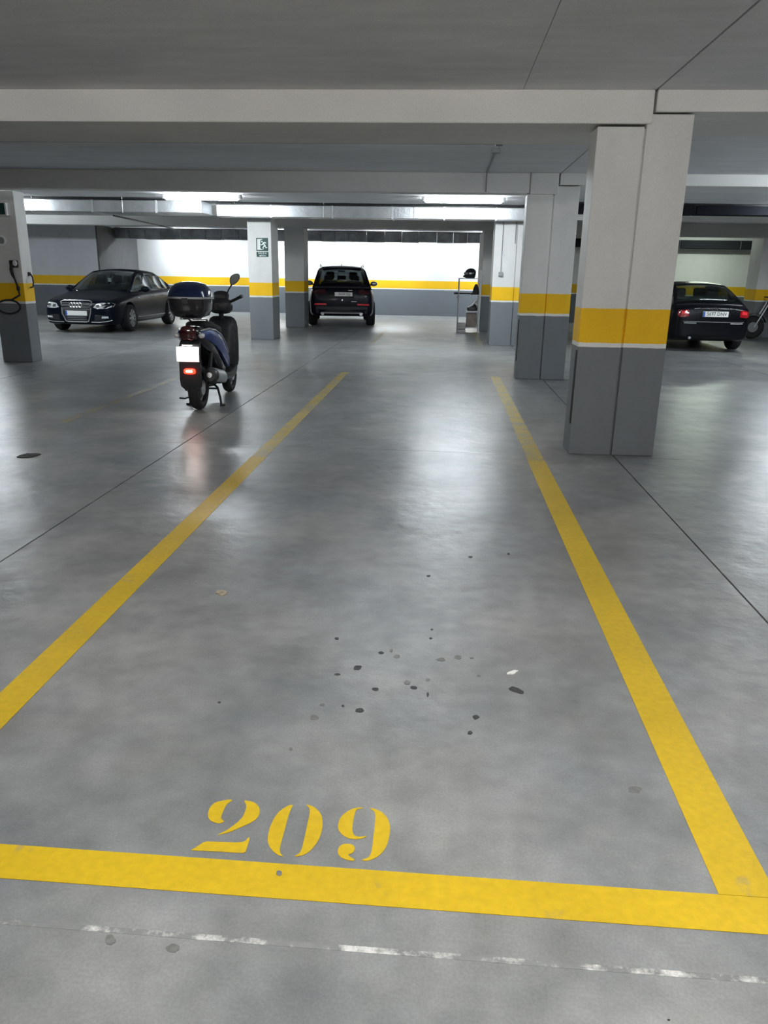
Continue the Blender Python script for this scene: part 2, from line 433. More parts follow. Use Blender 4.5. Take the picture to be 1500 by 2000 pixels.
# pillars --------------------------------------------------------------
def pillar(label, x0, x1, y0, y1, top=2.64, split=None, top2=None, guards=(), mat='pillar', gap=.008):
    p = thing('pillar', ((x0 + x1) / 2, (y0 + y1) / 2, 0)); tag(p, label, kind='structure')
    cx, cy = (x0 + x1) / 2, (y0 + y1) / 2
    def bx(a, b, c, d, e, f, n, m, bev=.008):
        return MB().box(a - cx, b - cx, c - cy, d - cy, e, f).build(n, m, p, bevel=bev)
    if split:
        bx(x0, split - gap, y0, y1, 0, top, 'shaft', mat)
        bx(split + gap, x1, y0 + .012, y1, 0, top2 or top, 'shaft', mat)
        bx(split - gap, split + gap, y0 + .032, y1 - .032, 0, min(top, top2 or top) - .01, 'joint_seal', mat, 0)
    else:
        bx(x0, x1, y0, y1, 0, top, 'shaft', mat)
    for (gx0, gx1, gy0, gy1, gz0, gz1) in guards:
        tag(bx(gx0, gx1, gy0, gy1, gz0, gz1, 'corner_guard', 'rubber', .004), 'black rubber corner strip')
    return p
pillar('large near pillar in two halves with yellow band, right of the empty bay', 1.145, 1.88, 6.71, 7.03, 2.622, 1.515, 2.712,
       guards=[(1.137, 1.149, 6.715, 6.765, .27, .90)])
pillar('second right-hand pillar with yellow band, behind the large near pillar', 1.12, 1.85, 11.80, 12.1, 2.60, 1.49, 2.71,
       guards=[(1.112, 1.124, 11.80, 11.85, .27, .88)])
pillar('left pillar with yellow band holding a charging cable', -7.2, -6.70, 12.25, 12.57, 2.62)
pillar('pillar with green exit sign, beside the parked scooter mirror', -4.38, -3.85, 17.62, 18.35, 2.66)
pillar('shaded pillar left of the dark sport utility vehicle', -4.42, -3.88, 21.85, 22.55, 2.66)
pillar('bright pillar with cable conduit left of the second right-hand pillar', 1.03, 2.05, 17.52, 18.2, 2.66, 1.51, gap=.006)
pillar('shaded pillar right beside the metal shelving rack', 1.0, 1.75, 21.85, 24.6, 2.66)
pillar('dim pillar at right edge behind the black saloon', 8.3, 8.9, 21.95, 22.75, 2.56)

# ------------------------------------------------------------------ ceiling lamps
def lamp(x, y, label, mat, group, length=1.5):
    t = thing('ceiling_lamp', (x, y, CZ)); tag(t, label, 'ceiling lamp', group)
    h = length / 2
    MB().box(-h, h, -.05, .05, -.035, 0).build('housing', 'housing', t, bevel=.006)
    prof = [(-.06, -.035), (-.064, -.06), (-.045, -.092), (0, -.104), (.045, -.092), (.064, -.06), (.06, -.035)]
    xsn = [(-h + .03, .75), (-h + .06, 1), (h - .06, 1), (h - .03, .75)]
    rings = [[(xx, py * s, -.035 + (pz + .035) * s) for py, pz in prof] for xx, s in xsn]
    MB().loft(rings).build('diffuser', mat, t, smooth=True, angle=50)
    for sx in (-1, 1):
        MB().box(sx * h - .03, sx * h + .03, -.052, .052, -.075, 0).build('end_cap', 'housing', t, bevel=.01)
    return t
LZ = 15.5
lamp(-4.72, LZ, 'lit fluorescent ceiling lamp above and behind the scooter', 'tubes_mid', 'fluorescent lamps over the middle aisle')
lamp(.29, LZ, 'lit fluorescent ceiling lamp right of centre, beside the silver duct', 'tubes_mid', 'fluorescent lamps over the middle aisle')
lamp(-9.55, LZ, 'lit fluorescent ceiling lamp partly hidden behind the left pillar', 'tubes_mid', 'fluorescent lamps over the middle aisle')
lamp(7.0, LZ, 'lit fluorescent ceiling lamp beyond the right edge of the photo', 'tubes_mid', 'fluorescent lamps over the middle aisle')
lamp(-13.0, 18.8, 'lit fluorescent lamp beyond the left edge, in front of the recessed wall', 'tubes_second', 'fluorescent lamps over the second bays')
lamp(-.5, 8.2, 'added dim fill lamp hidden behind the wide near beam', 'fill_dim', 'fluorescent lamps over the second bays')  # unseen lamp added to lift the second beam and ceiling
lamp(6.3, 9.3, 'lit fluorescent lamp beyond the right edge, over the bays right of near pillar', 'tubes_second', 'fluorescent lamps over the second bays')
lamp(8.2, 25.2, 'greenish lit fluorescent lamp hidden above the black saloon', 'tubes_green', 'fluorescent lamps over the far aisle')
for x, w in ((-9.2, 'behind the navy saloon roof'), (-5.6, 'left of the exit sign pillar'), (-2.0, 'above the dark sport utility vehicle'), (1.5, 'above the shelving rack')):
    lamp(x, 28.45, 'lit fluorescent lamp hidden behind the far duct, ' + w, 'tubes_far', 'fluorescent lamps over the far aisle')
for x, w in ((-4.9, 'leftmost'), (.2, 'middle'), (5.3, 'rightmost')):
    lamp(x, 1.0, 'lit fluorescent lamp above the viewer, ' + w + ' of three', 'tubes_near', 'fluorescent lamps behind the viewer')

# ------------------------------------------------------------------ ducts
def duct(label, x0, x1, y0, y1, z0, z1, step, mat='foil', group=None, rag=0.0, straps=True):
    t = thing('air_duct', ((x0 + x1) / 2, (y0 + y1) / 2, z0)); tag(t, label, 'air duct', group)
    cx, cy = (x0 + x1) / 2, (y0 + y1) / 2
    x = x0
    while x < x1 - .05:
        xe = min(x + step * random.uniform(.85, 1.15), x1)
        if x1 - xe < .3: xe = x1
        j = random.uniform(-rag, rag)
        MB().box(x - cx, xe - .012 - cx, y0 - cy, y1 - cy, j, z1 - z0).build('duct_section', mat, t, bevel=.012)
        if straps and xe < x1:
            MB().box(xe - .022 - cx, xe + .014 - cx, y0 - .012 - cy, y1 + .012 - cy, -.012, z1 - z0 + .012).build('flange', 'flange', t)
        x = xe
    for hx in [x0 + .4 + k * 1.9 for k in range(int((x1 - x0) / 1.9))]:
        MB().cyl((hx - cx, y0 - .006 - cy, -.015), (hx - cx, y0 - .006 - cy, CZ - z0), .004, n=6).build('hanger', 'steel', t)
    MB().box(x0 - cx, x1 - cx, y0 - .02 - cy, y0 + .02 - cy, z1 - z0 + .0, z1 - z0 + .016).build('top_rail', 'blackpl', t)
    return t
duct('silver foil duct running along the middle ceiling behind the lamps', -4.9, 1.75, 17.08, 17.5, 2.59, 2.83, 1.25)
duct('brightly lit silver duct at upper left beside the left pillar', -16.5, -4.95, 16.25, 17.0, 2.60, 2.83, 1.5)
duct('dark crinkled duct along the far wall behind the dark vehicle', -11.4, 3.1, 27.2, 27.6, 2.49, 2.82, .55, 'foilshaded', rag=.02, straps=False)
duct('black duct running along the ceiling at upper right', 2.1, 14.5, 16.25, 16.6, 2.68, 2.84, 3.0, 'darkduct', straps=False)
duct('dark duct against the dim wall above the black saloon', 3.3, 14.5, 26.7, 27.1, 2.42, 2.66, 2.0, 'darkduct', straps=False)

# conduits and small boxes fixed to the building
def conduit(label, pts, r, box=None, mat='conduit', boxmat='conduit'):
    t = thing('conduit', pts[0]); o = Vector(pts[0])
    MB().tube([Vector(p) - o for p in pts], r, 8).build('pipe', mat, t, smooth=True)
    if box:
        (bx_, by_, bz_), (sx, sy, sz) = box
        c = Vector((bx_, by_, bz_)) - o
        MB().box(c.x - sx / 2, c.x + sx / 2, c.y - sy / 2, c.y + sy / 2, c.z - sz / 2, c.z + sz / 2).build('junction_box', boxmat, t, bevel=.006)
    tag(t, label, 'conduit'); return t
conduit('thin conduit from ceiling box down the second beam, above right lamp', [(.53, 9.75, CZ - .01), (.53, 11.78, CZ - .01), (.53, 11.787, CZ - .02), (.53, 11.787, 2.62)], .009, ((.53, 9.68, CZ - .022), (.09, .09, .045)))
conduit('long dark cable along the rear edge of the wide near beam', [(-9.0, 7.757, 2.648), (.42, 7.757, 2.648)], .007, ((.45, 7.79, 2.66), (.07, .06, .05)), mat='rubber')
conduit('vertical conduit ending in a small box on the bright pillar', [(1.20, 17.508, 2.58), (1.20, 17.505, 1.56)], .009, ((1.20, 17.495, 1.52), (.09, .05, .09)))
conduit('vertical conduit along the joint of the bright pillar', [(1.47, 17.508, 2.58), (1.47, 17.505, 2.15)], .010)
conduit('long dark conduit running under the ceiling beyond the silver duct', [gp(222, 421, 2.58), gp(340, 447, 2.58)], .018, mat='blackpl')

# ------------------------------------------------------------------ painted floor markings
def line(label, x0, x1, y0, y1, mat='yellow', skew=0.0):
    t = MB().prism([(x0, y0, .0004), (x1, y0 - skew, .0004), (x1, y1 - skew, .0004), (x0, y1, .0004)], (0, 0, .0014)).build('parking_line', mat)
    tag(t, label, 'floor marking'); return t
line('wide yellow front line across the foreground below the number', -5.6, .905, 1.515, 1.632)
line('long yellow bay line right of the number, joining the front line', .757, .905, 1.6335, 6.4)
line('worn far stretch of the right yellow bay line', .762, .903, 6.4, 12.0, 'yellow_far')
line('long yellow bay line at left of the empty bay', -1.575, -1.445, 1.6335, 6.2)
line('worn far stretch of the left yellow bay line', -1.572, -1.448, 6.2, 12.05, 'yellow_far')
line('faded yellow bay line left of the scooter', -3.86, -3.76, 7.4, 12.0, 'yellow_old')
line('faded yellow bay line on the floor before the dark sport utility vehicle', -1.62, -1.52, 17.4, 21.6, 'yellow_old')
line('faded yellow bay line before the shelving rack', .80, .90, 17.3, 21.4, 'yellow_old')

D0, D1 = (380, 1540), (580, 1540)
def dg(base, pts): return [(base[0] + a * 200 / 1500, base[1] + b * 200 / 1500) for a, b in pts]
digits = {
 'yellow stencilled digit two painted on the floor': [
  dg(D0, [(540, 165), (480, 170), (400, 185), (310, 205), (250, 250), (210, 310), (195, 370), (200, 430), (235, 475), (290, 500), (350, 515), (400, 505), (440, 485), (400, 460), (385, 430), (405, 370), (440, 290), (470, 235), (510, 205), (550, 185)]),
  dg(D0, [(720, 175), (800, 188), (870, 205), (920, 245), (955, 300), (955, 370), (930, 420), (890, 465), (830, 500), (760, 535), (680, 570), (600, 605), (520, 640), (430, 665), (330, 690), (400, 650), (480, 610), (560, 555), (640, 490), (700, 430), (730, 370), (750, 310), (760, 260), (745, 220)]),
  dg(D0, [(-60, 905), (0, 880), (60, 840), (150, 780), (300, 785), (450, 790), (600, 795), (700, 790), (750, 770), (790, 715), (810, 735), (790, 800), (765, 880), (740, 950), (600, 945), (400, 930), (200, 920), (0, 912)])],
 'yellow stencilled digit zero painted on the floor': [
  dg(D0, [(1450, 240), (1380, 250), (1300, 295), (1230, 350), (1170, 430), (1120, 530), (1085, 640), (1070, 740), (1080, 820), (1120, 890), (1180, 950), (1240, 985), (1300, 1000), (1255, 950), (1245, 900), (1260, 830), (1290, 720), (1320, 610), (1350, 500), (1380, 390), (1410, 310)]),
  dg(D1, [(125, 240), (180, 245), (250, 275), (310, 325), (355, 390), (375, 460), (375, 560), (355, 660), (320, 750), (270, 830), (210, 900), (150, 950), (80, 985), (0, 1000), (-45, 998), (40, 950), (75, 880), (95, 790), (120, 680), (145, 560), (170, 450), (190, 350), (185, 290)])],
 'yellow stencilled digit nine painted on the floor': [
  dg(D1, [(960, 283), (880, 285), (800, 305), (730, 345), (660, 400), (620, 460), (600, 540), (605, 610), (650, 670), (720, 720), (800, 745), (900, 745), (980, 730), (1030, 695), (1000, 700), (920, 712), (850, 700), (820, 660), (810, 600), (820, 500), (840, 400), (860, 330), (890, 305), (960, 297)]),
  dg(D1, [(1060, 285), (1130, 300), (1200, 325), (1270, 370), (1320, 430), (1355, 510), (1365, 600), (1350, 720), (1320, 830), (1270, 920), (1200, 990), (1120, 1035), (1030, 1065), (960, 1060), (950, 1045), (1040, 1020), (1085, 960), (1105, 860), (1115, 750), (1130, 620), (1145, 500), (1150, 400), (1135, 340), (1100, 315)]),
  dg(D1, [(700, 815), (770, 815), (820, 830), (850, 870), (840, 920), (800, 955), (750, 970), (760, 990), (800, 1020), (850, 1045), (830, 1065), (780, 1060), (700, 1040), (640, 1010), (600, 960), (595, 910), (620, 855), (660, 825)])]}
for lab, pcs in digits.items():
    c = gp(sum(p[0] for p in pcs[0]) / len(pcs[0]), sum(p[1] for p in pcs[0]) / len(pcs[0]))
    t = thing('painted_digit', (c.x, c.y, 0)); tag(t, lab, 'floor marking', 'painted bay number')
    for pc in pcs:
        q = smooth_poly(pc, 1)
        MB().prism([gp(a, b, .0004) - Vector((c.x, c.y, 0)) for a, b in q], (0, 0, .0014)).build('stencil_piece', 'yellow', t)

def blob(px, py, rx, ry, mat, name, rot=0.0, n=14, h=.0008, z=.0003, parent=None, jag=.18):
    pts = []
    for k in range(n):
        a = 2 * math.pi * k / n; r = 1 + random.uniform(-jag, jag)
        dx, dy = rx * r * math.cos(a), ry * r * math.sin(a)
        pts.append((px + dx * math.cos(rot) - dy * math.sin(rot), py + dx * math.sin(rot) + dy * math.cos(rot)))
    w = [gp(a, b, z) for a, b in pts]
    return MB().prism(w, (0, 0, h)).build(name, mat, parent)
S = .36
for zx, zy, rx, ry in ((272, 132, 11, 7), (511, 208, 15, 8), (384, 290, 23, 14), (275, 326, 17, 6), (480, 406, 17, 9), (393, 521, 24, 12), (688, 398, 18, 9), (305, 497, 8, 5), (1028, 558, 18, 12), (994, 642, 13, 10), (788, 82, 7, 5), (782, 130, 9, 5), (765, 435, 6, 12)):
    blob(560 + zx * S, 1200 + zy * S, rx * S, ry * S, 'oil', 'oil_stain', parent=fl)
blob(560 + 1245 * S, 1200 + 410 * S, 42 * S, 15 * S, 'oil', 'oil_stain', rot=.35, parent=fl)
for zx, zy, rx, ry in ((597, 229, 16, 10), (567, 197, 10, 10), (836, 245, 24, 9), (928, 233, 20, 11), (1004, 237, 12, 5), (653, 371, 20, 12), (765, 356, 12, 7), (150, 560, 26, 14), (1043, 333, 10, 5), (22, 732, 10, 10), (193, 491, 14, 7)):
    blob(560 + zx * S, 1200 + zy * S, rx * S, ry * S, 'oilfaint', 'oil_stain', parent=fl)
for px, py, rx, ry, m in ((216, 1836, 10, 10, 'oilfaint'), (338, 1852, 14, 8, 'oilfaint'), (1240, 1543, 13, 7, 'oilfaint'), (428, 1372, 3, 2, 'oil'), (919, 1088, 4, 2, 'oil'), (837, 1125, 4, 2, 'oil'), (993, 1082, 3, 2, 'oil'), (1306, 1992, 3, 2, 'oil'), (545, 1706, 6, 5, 'oilfaint')):
    blob(px, py, rx, ry, m, 'oil_stain', parent=fl, z=.0003 if py != 1706 else .0019)
def litter(px, py, rx, ry, mat, name, label, rot, h):
    c = gp(px, py); random.seed(int(px))
    o = blob(px, py, rx, ry, mat, name, rot, 11, h, .0002, None, .3); tag(o, label, 'litter'); return o
litter(1001, 1314, 10, 3, 'scrap', 'paper_scrap', 'small white scrap lying on the concrete near the oil spots', -.25, .004)
litter(431, 1158, 11, 5, 'flake', 'dry_leaf', 'pale dry flake lying alone on the empty bay', 0, .005)
litter(56, 890, 19, 4, 'leaf', 'dead_leaf', 'black flattened leaf in the bright reflection at left', -.08, .006)

# ------------------------------------------------------------------ exit sign on its pillar
SY = 17.618
def sp(zx, zy, y): return ap(490 + zx * .03, 455 + zy * .03, y)
sg = thing('exit_sign', sp(730, 950, SY)); tag(sg, 'green and white running-man exit sign reading SALIDA on pillar', 'sign')
so = sp(730, 950, SY)
def spoly(pts, y, d, name, mat):
    return MB().prism([sp(a, b, y) - so for a, b in pts], (0, -d, 0)).build(name, mat, sg)
spoly([(340, 320), (1110, 320), (1130, 1160), (360, 1160)], SY, .006, 'panel', 'green')
spoly([(400, 395), (770, 395), (700, 440), (610, 490), (615, 1000), (720, 1055), (850, 1095), (415, 1105)], SY - .006, .002, 'door_pictogram', 'signwhite')
hd = [(715 + 52 * math.cos(k * .5236), 562 + 52 * math.sin(k * .5236)) for k in range(12)]
spoly(hd, SY - .008, .002, 'figure_head', 'signwhite')
spoly([(740, 650), (830, 590), (905, 572), (965, 605), (1010, 680), (960, 690), (905, 640), (875, 665), (905, 740), (960, 800), (975, 910), (1010, 925), (1065, 915), (1065, 985), (950, 990), (930, 900), (885, 890), (820, 930), (835, 1040), (780, 1040), (750, 940), (825, 850), (845, 780), (790, 740), (745, 800), (600, 775), (600, 745), (705, 735), (755, 690)], SY - .008, .002, 'running_figure', 'signwhite')
spoly([(365, 1235), (1135, 1235), (1150, 1550), (385, 1550)], SY, .006, 'direction_panel', 'green')
spoly([(520, 1488), (660, 1435), (660, 1465), (990, 1468), (990, 1510), (660, 1510), (660, 1545)], SY - .006, .002, 'arrow', 'signwhite')
me = text_mesh('SALIDA', .066)
o = obj('lettering', me, 'signwhite', sg); p_ = sp(755, 1325, SY - .008) - so; o.location = p_; o.rotation_euler = (R(90), 0, 0); o.scale = (.9, 1, 1)

# ------------------------------------------------------------------ things on the left pillar
LY = 12.245
t = thing('charging_cable', ap(28, 516, LY)); q0 = ap(28, 516, LY); tag(t, 'black charging plug and looped cable hung on the left pillar', 'charging cable')
MB().box(-.06, .07, -.05, 0, -.05, .06).build('holder', 'blackpl', t, bevel=.012)
tag(MB().ell((.04, -.055, .015), .035, .03, .045).build('plug_cap', 'white', t, smooth=True), 'white plug cap')
MB().tube([(-.01, -.06, 0), (-.02, -.075, -.08), (-.01, -.07, -.16), (.0, -.05, -.21)], [.03, .028, .024, .016], 10).build('plug_handle', 'rubber', t, smooth=True)
loop = []
for k in range(25):
    a = math.pi * .5 + 2 * math.pi * k / 24; c_ = ap(20, 599, LY) - q0
    loop.append((c_.x + .185 * math.cos(a), -.035 - .02 * math.sin(a * .5), c_.z + .105 * math.sin(a)))
MB().tube([(.0, -.05, -.21), (.03, -.04, -.33), (.045, -.035, -.47)] + [(loop[0][0] + .06, -.035, loop[0][2] + .005)] + loop, .014, 8).build('cable', 'rubber', t, smooth=True)
MB().box(-.0, .05, -.03, 0, -.40, -.34).build('wall_clip', 'blackpl', t, bevel=.006)
t = thing('cable_hook', ap(68, 548, 12.45)); tag(t, 'black curved hook on the right side of the left pillar', 'hook')
q0 = ap(68, 548, 12.45); hx = -6.70 - q0.x
MB().tube([(hx, 0, .10), (hx + .03, 0, .10), (hx + .055, 0, .05), (hx + .06, 0, -.03), (hx + .045, 0, -.10), (hx, 0, -.11)], .012, 8).build('rod', 'rubber', t, smooth=True)
MB().box(hx, hx + .015, -.03, .03, .07, .13).build('plate', 'blackpl', t)
q0 = ap(4, 470, LY); t = thing('ring_plate', q0); tag(t, 'white ring-shaped plate cut by the left photo edge, on left pillar', 'plate')
MB().torus((0, -.02, 0), (0, 1, 0), .068, .02, 32, 10).build('ring', 'ringwhite', t, smooth=True)
tag(MB().cyl((0, 0, 0), (0, -.012, 0), .06, n=28).build('backing', 'conduit', t), 'grey centre')
q0 = ap(5, 408, LY); t = thing('green_box', q0); tag(t, 'dark green sign box with white end at top of left pillar', 'sign')
MB().box(-.2, .125, -.12, 0, -.10, .085).build('case', 'white', t, bevel=.006)
MB().box(-.19, .10, -.128, -.119, -.09, .075).build('face', 'green', t)

# ================================================================== VEHICLES
def wheel(parent, x, y, r, w, side, spokes=10, rimmat='rim', rimr=.68):
    """tyre with rim and hub as sub-parts; side = +1 when the outer face looks to +x"""
    t = MB().lathe((x, y, r), (side, 0, 0), [(-w / 2, r * rimr), (-w / 2, r * .9), (-w * .38, r * .985), (0, r), (w * .38, r * .985), (w / 2, r * .9), (w / 2, r * rimr), (w * .36, r * rimr * .97), (w * .30, r * .3), (-w * .3, r * .3)], 36).build('wheel', 'tyre', parent, smooth=True, angle=35)
    mb = MB(); rr = r * rimr; xo = w * .40 * side
    mb.torus((x + xo, y, r), (1, 0, 0), rr * .95, .012, 32, 8)
    for k in range(spokes):
        a = 2 * math.pi * k / spokes; d = Vector((0, math.cos(a), math.sin(a))); e = Vector((0, -math.sin(a), math.cos(a)))
        c = Vector((x + xo * .9, y, r))
        wI, wO = .022, .032
        A = [c + d * rr * .15 + e * wI, c + d * rr * .15 - e * wI, c + d * rr * .95 - e * wO, c + d * rr * .95 + e * wO]
        mb.prism(A, (side * .02, 0, 0))
    mb.build('rim', rimmat, t, smooth=True, angle=30)
    MB().lathe((x + xo * .9, y, r), (side, 0, 0), [(0, rr * .2), (.025, rr * .2), (.032, rr * .14)], 20).build('hub_cap', 'silverpl', t, smooth=True)
    return t

class CarKit:
    def __init__(s, root, body_st, W, wheels, wr, paint, crown=.03, ny=3):
        """body_st: (y, z bottom, z top, half width)"""
        s.root = root; s.paint = paint
        def interp(st, k):
            out = []
            for i in range(len(st) - 1):
                p0 = st[max(i - 1, 0)]; p1 = st[i]; p2 = st[i + 1]; p3 = st[min(i + 2, len(st) - 1)]
                for j in range(k):
                    t = j / k; row = []
                    for c in range(len(p1)):
                        m1 = (p2[c] - p0[c]) / max(abs(p2[0] - p0[0]), 1e-6) * abs(p2[0] - p1[0]); m2 = (p3[c] - p1[c]) / max(abs(p3[0] - p1[0]), 1e-6) * abs(p2[0] - p1[0])
                        t2, t3 = t * t, t * t * t
                        row.append((2 * t3 - 3 * t2 + 1) * p1[c] + (t3 - 2 * t2 + t) * m1 + (-2 * t3 + 3 * t2) * p2[c] + (t3 - t2) * m2)
                    out.append(row)
            out.append(list(st[-1])); return out
        rings = []
        for (y, zb, zt, hw) in interp(body_st, ny):
            h = zt - zb
            half = [(hw * .80, zb), (hw * .93, zb + .02), (hw * .985, zb + .12 * h), (hw * .998, zb + .3 * h), (hw * 1.0, zb + .5 * h), (hw * .992, zb + .68 * h), (hw * .985, zb + .80 * h),
                    (hw * .965, zb + .89 * h), (hw * .92, zb + .955 * h), (hw * .84, zt - .004), (hw * .6, zt + crown * .55), (hw * .3, zt + crown * .88)]
            ring = [(0, y, zb)] + [(x, y, z) for x, z in half] + [(0, y, zt + crown)] + [(-x, y, z) for x, z in reversed(half)]
            rings.append(ring)
        mb = MB().loft(rings)
        me = mb.mesh('body')
        bm = bmesh.new(); bm.from_mesh(me); bmesh.ops.recalc_face_normals(bm, faces=bm.faces); bm.to_mesh(me); bm.free()
        s.bvh = BVHTree.FromPolygons([v.co.copy() for v in me.vertices], [tuple(p.vertices) for p in me.polygons])
        tmp = bpy.data.objects.new('tmp_body', me); COL.objects.link(tmp)
        cutters = []
        for (wx, wy) in wheels:
            sx = 1 if wx > 0 else -1
            cm = MB().cyl((wx - sx * .22, wy, wr + .01), (wx + sx * .4, wy, wr + .01), wr + .055, n=40).mesh('cut')
            c = bpy.data.objects.new('tmp_cut', cm); COL.objects.link(c); cutters.append(c)
            b = tmp.modifiers.new('b', 'BOOLEAN'); b.operation = 'DIFFERENCE'; b.object = c; b.solver = 'EXACT'
        dgp = bpy.context.evaluated_depsgraph_get(); dgp.update()
        me2 = bpy.data.meshes.new_from_object(tmp.evaluated_get(dgp))
        for c in cutters: bpy.data.objects.remove(c)
        bpy.data.objects.remove(tmp)
        s.body = obj('body', me2, paint, root, smooth=True, angle=38)
    def hit(s, a, b, axis, sgn):
        """surface point seen from outside: axis 'y' shoots along -sgn*y at (x,z); axis 'x' along -sgn*x at (y,z)"""
        if axis == 'y':
            h = s.bvh.ray_cast(Vector((a, sgn * 5, b)), Vector((0, -sgn, 0)))
            return h[0] if h[0] else Vector((a, sgn * 2.2, b))
        h = s.bvh.ray_cast(Vector((sgn * 3, a, b)), Vector((-sgn, 0, 0)))
        return h[0] if h[0] else Vector((sgn * .85, a, b))
    def patch(s, name, pts, mat, axis='y', sgn=1, out=.006, depth=.03, cuts=2, parent=None, smooth=True):
        """a piece that follows the body skin: outline in (x,z) or (y,z)"""
        bm = bmesh.new()
        vs_ = [bm.verts.new((p[0], p[1], 0)) for p in pts]
        f = bm.faces.new(vs_); bm.normal_update()
        bmesh.ops.triangulate(bm, faces=[f], ngon_method='EAR_CLIP')
        if cuts: bmesh.ops.subdivide_edges(bm, edges=bm.edges[:], cuts=cuts, use_grid_fill=True)
        for v in bm.verts:
            h = s.hit(v.co.x, v.co.y, axis, sgn)
            d = Vector((0, sgn, 0)) if axis == 'y' else Vector((sgn, 0, 0))
            v.co = h + d * out
        ret = bmesh.ops.extrude_face_region(bm, geom=bm.faces[:])
        d = Vector((0, -sgn, 0)) if axis == 'y' else Vector((-sgn, 0, 0))
        for g in ret['geom']:
            if isinstance(g, bmesh.types.BMVert): g.co += d * (depth + out)
        bmesh.ops.recalc_face_normals(bm, faces=bm.faces)
        me = bpy.data.meshes.new(name); bm.to_mesh(me); bm.free()
        return obj(name, me, mat, parent or s.root, smooth=smooth, angle=45)
    def cabin(s, st, belt, hwb, tum, ws, rg, sides, glass='glass', crown=.035, dark=None):
        """st: (y, z top) front to back; ws/rg: y ranges of windscreen and rear window; sides: (y0, y1) of side windows"""
        rings = []
        for (y, zt) in st:
            h = max(zt - belt, .002); hb = hwb
            wx = lambda z: hb - (z - belt) * tum
            zc = zt - min(.05, h * .2)
            half = [(wx(belt) + .012, belt - .02), (wx(belt + h * .06), belt + h * .06), (wx(belt + h * .78), belt + h * .78), (wx(zc), zc), (wx(zc) * .90, zt - .006 * min(1, h * 5)), (wx(zc) * .5, zt + crown * .7 * min(1, h * 4)), (0, zt + crown * min(1, h * 4))]
            rings.append([(x, y, z) for x, z in half] + [(-x, y, z) for x, z in reversed(half[:-1])])
        n = len(rings[0]); parts = {}
        def inr(a, b, r): lo, hi = min(r), max(r); return lo - 1e-4 <= min(a, b) and max(a, b) <= hi + 1e-4
        for i in range(len(st) - 1):
            ya, yb = st[i][0], st[i + 1][0]
            for j in range(n - 1):
                k = min(j, n - 2 - j)
                key = 'cabin'
                if k >= 4 or (k == 4):
                    if inr(ya, yb, ws): key = 'windscreen'
                    elif inr(ya, yb, rg): key = 'rear_window'
                elif k == 1:
                    for q, r_ in enumerate(sides):
                        if inr(ya, yb, r_): key = ('side_window', q, j < n / 2)
                parts.setdefault(key, []).append((rings[i][j], rings[i][j + 1], rings[i + 1][j + 1], rings[i + 1][j]))
        for key, quads in parts.items():
            mb = MB()
            for q in quads: mb.add(q, [(0, 1, 2, 3)])
            nm = key if isinstance(key, str) else key[0]
            o = mb.build(nm, s.paint if nm == 'cabin' else (dark if (dark and nm == 'side_window') else glass), s.root, smooth=True, angle=35)
            sd = o.modifiers.new('thick', 'SOLIDIFY'); sd.thickness = .028 if nm == 'cabin' else .005; sd.offset = -1
        return rings
    def seats(s, ys_, belt, xs_=(.36, -.36), hr=.2):
        for y in ys_:
            for x in xs_:
                t = MB().box(x - .23, x + .23, y - .06, y + .08, belt - .3, belt + .16).build('seat_back', 'seat', s.root, bevel=.04)
                MB().box(x - .13, x + .13, y - .05, y + .05, belt + .19, belt + .19 + hr).build('headrest', 'seat', t, bevel=.04)
    def plate(s, txt, x, y, z, sgn, w=.52, h=.11, tilt=0.0, band=True):
        p = MB().box(-w / 2, w / 2, -.008, .008, -h / 2, h / 2).build('number_plate', 'plate', s.root, bevel=.003)
        p.location = (x, y, z); p.rotation_euler = (R(tilt), 0, 0 if sgn < 0 else math.pi)
        if band: MB().box(-w / 2 + .002, -w / 2 + .042, -.0095, -.008, -h / 2 + .003, h / 2 - .003).build('country_band', 'plateblue', p)
        if txt:
            o = obj('plate_text', text_mesh(txt, h * .92), 'ink', p); o.rotation_euler = (R(90), 0, 0); o.location = (.02, -.010, .002); o.scale = (.90, 1, 1)
        return p
    def mirrors(s, x, y, z, mat):
        for sx in (-1, 1):
            m_ = MB().ell((sx * (x + .10), y, z), .115, .055, .075).build('door_mirror', mat, s.root, smooth=True)
            MB().box(min(sx * (x - .06), sx * (x + .03)), max(sx * (x - .06), sx * (x + .03)), y - .02, y + .02, z - .06, z - .02).build('mirror_arm', mat, m_, bevel=.006)
            MB().ell((sx * (x + .10), y - .05, z), .09, .012, .055).build('mirror_glass', 'mirror', m_, smooth=True)
    def strips(s, segs, name='trim_strip', mat='chrome', axis='y', sgn=1, r=.008, out=.004, parent=None):
        pts = []
        for (a, b) in segs:
            h = s.hit(a, b, axis, sgn); d = Vector((0, sgn, 0)) if axis == 'y' else Vector((sgn, 0, 0)); pts.append(h + d * out)
        return MB().tube(pts, r, 6).build(name, mat, parent or s.root, smooth=True)

def mirror_pts(p): return [(-a, b) for a, b in reversed(p)]

SALOON = [(2.47, .34, .60, .55), (2.44, .25, .69, .70), (2.36, .21, .745, .79), (2.18, .19, .785, .86), (1.95, .185, .825, .895), (1.48, .185, .885, .918), (1.05, .185, .935, .926), (.3, .185, .955, .9275),
          (-.6, .185, .965, .9275), (-1.36, .19, .975, .918), (-1.75, .20, .985, .90), (-2.1, .22, .985, .865), (-2.32, .25, .97, .80), (-2.43, .30, .915, .72), (-2.455, .38, .80, .62)]
SAL_CAB = [(1.12, .945), (1.02, .99), (.72, 1.165), (.32, 1.37), (.12, 1.425), (-.28, 1.455), (-.36, 1.456), (-.80, 1.445), (-1.12, 1.415), (-1.20, 1.40), (-1.36, 1.35), (-1.62, 1.235), (-1.92, 1.07), (-2.04, .99)]

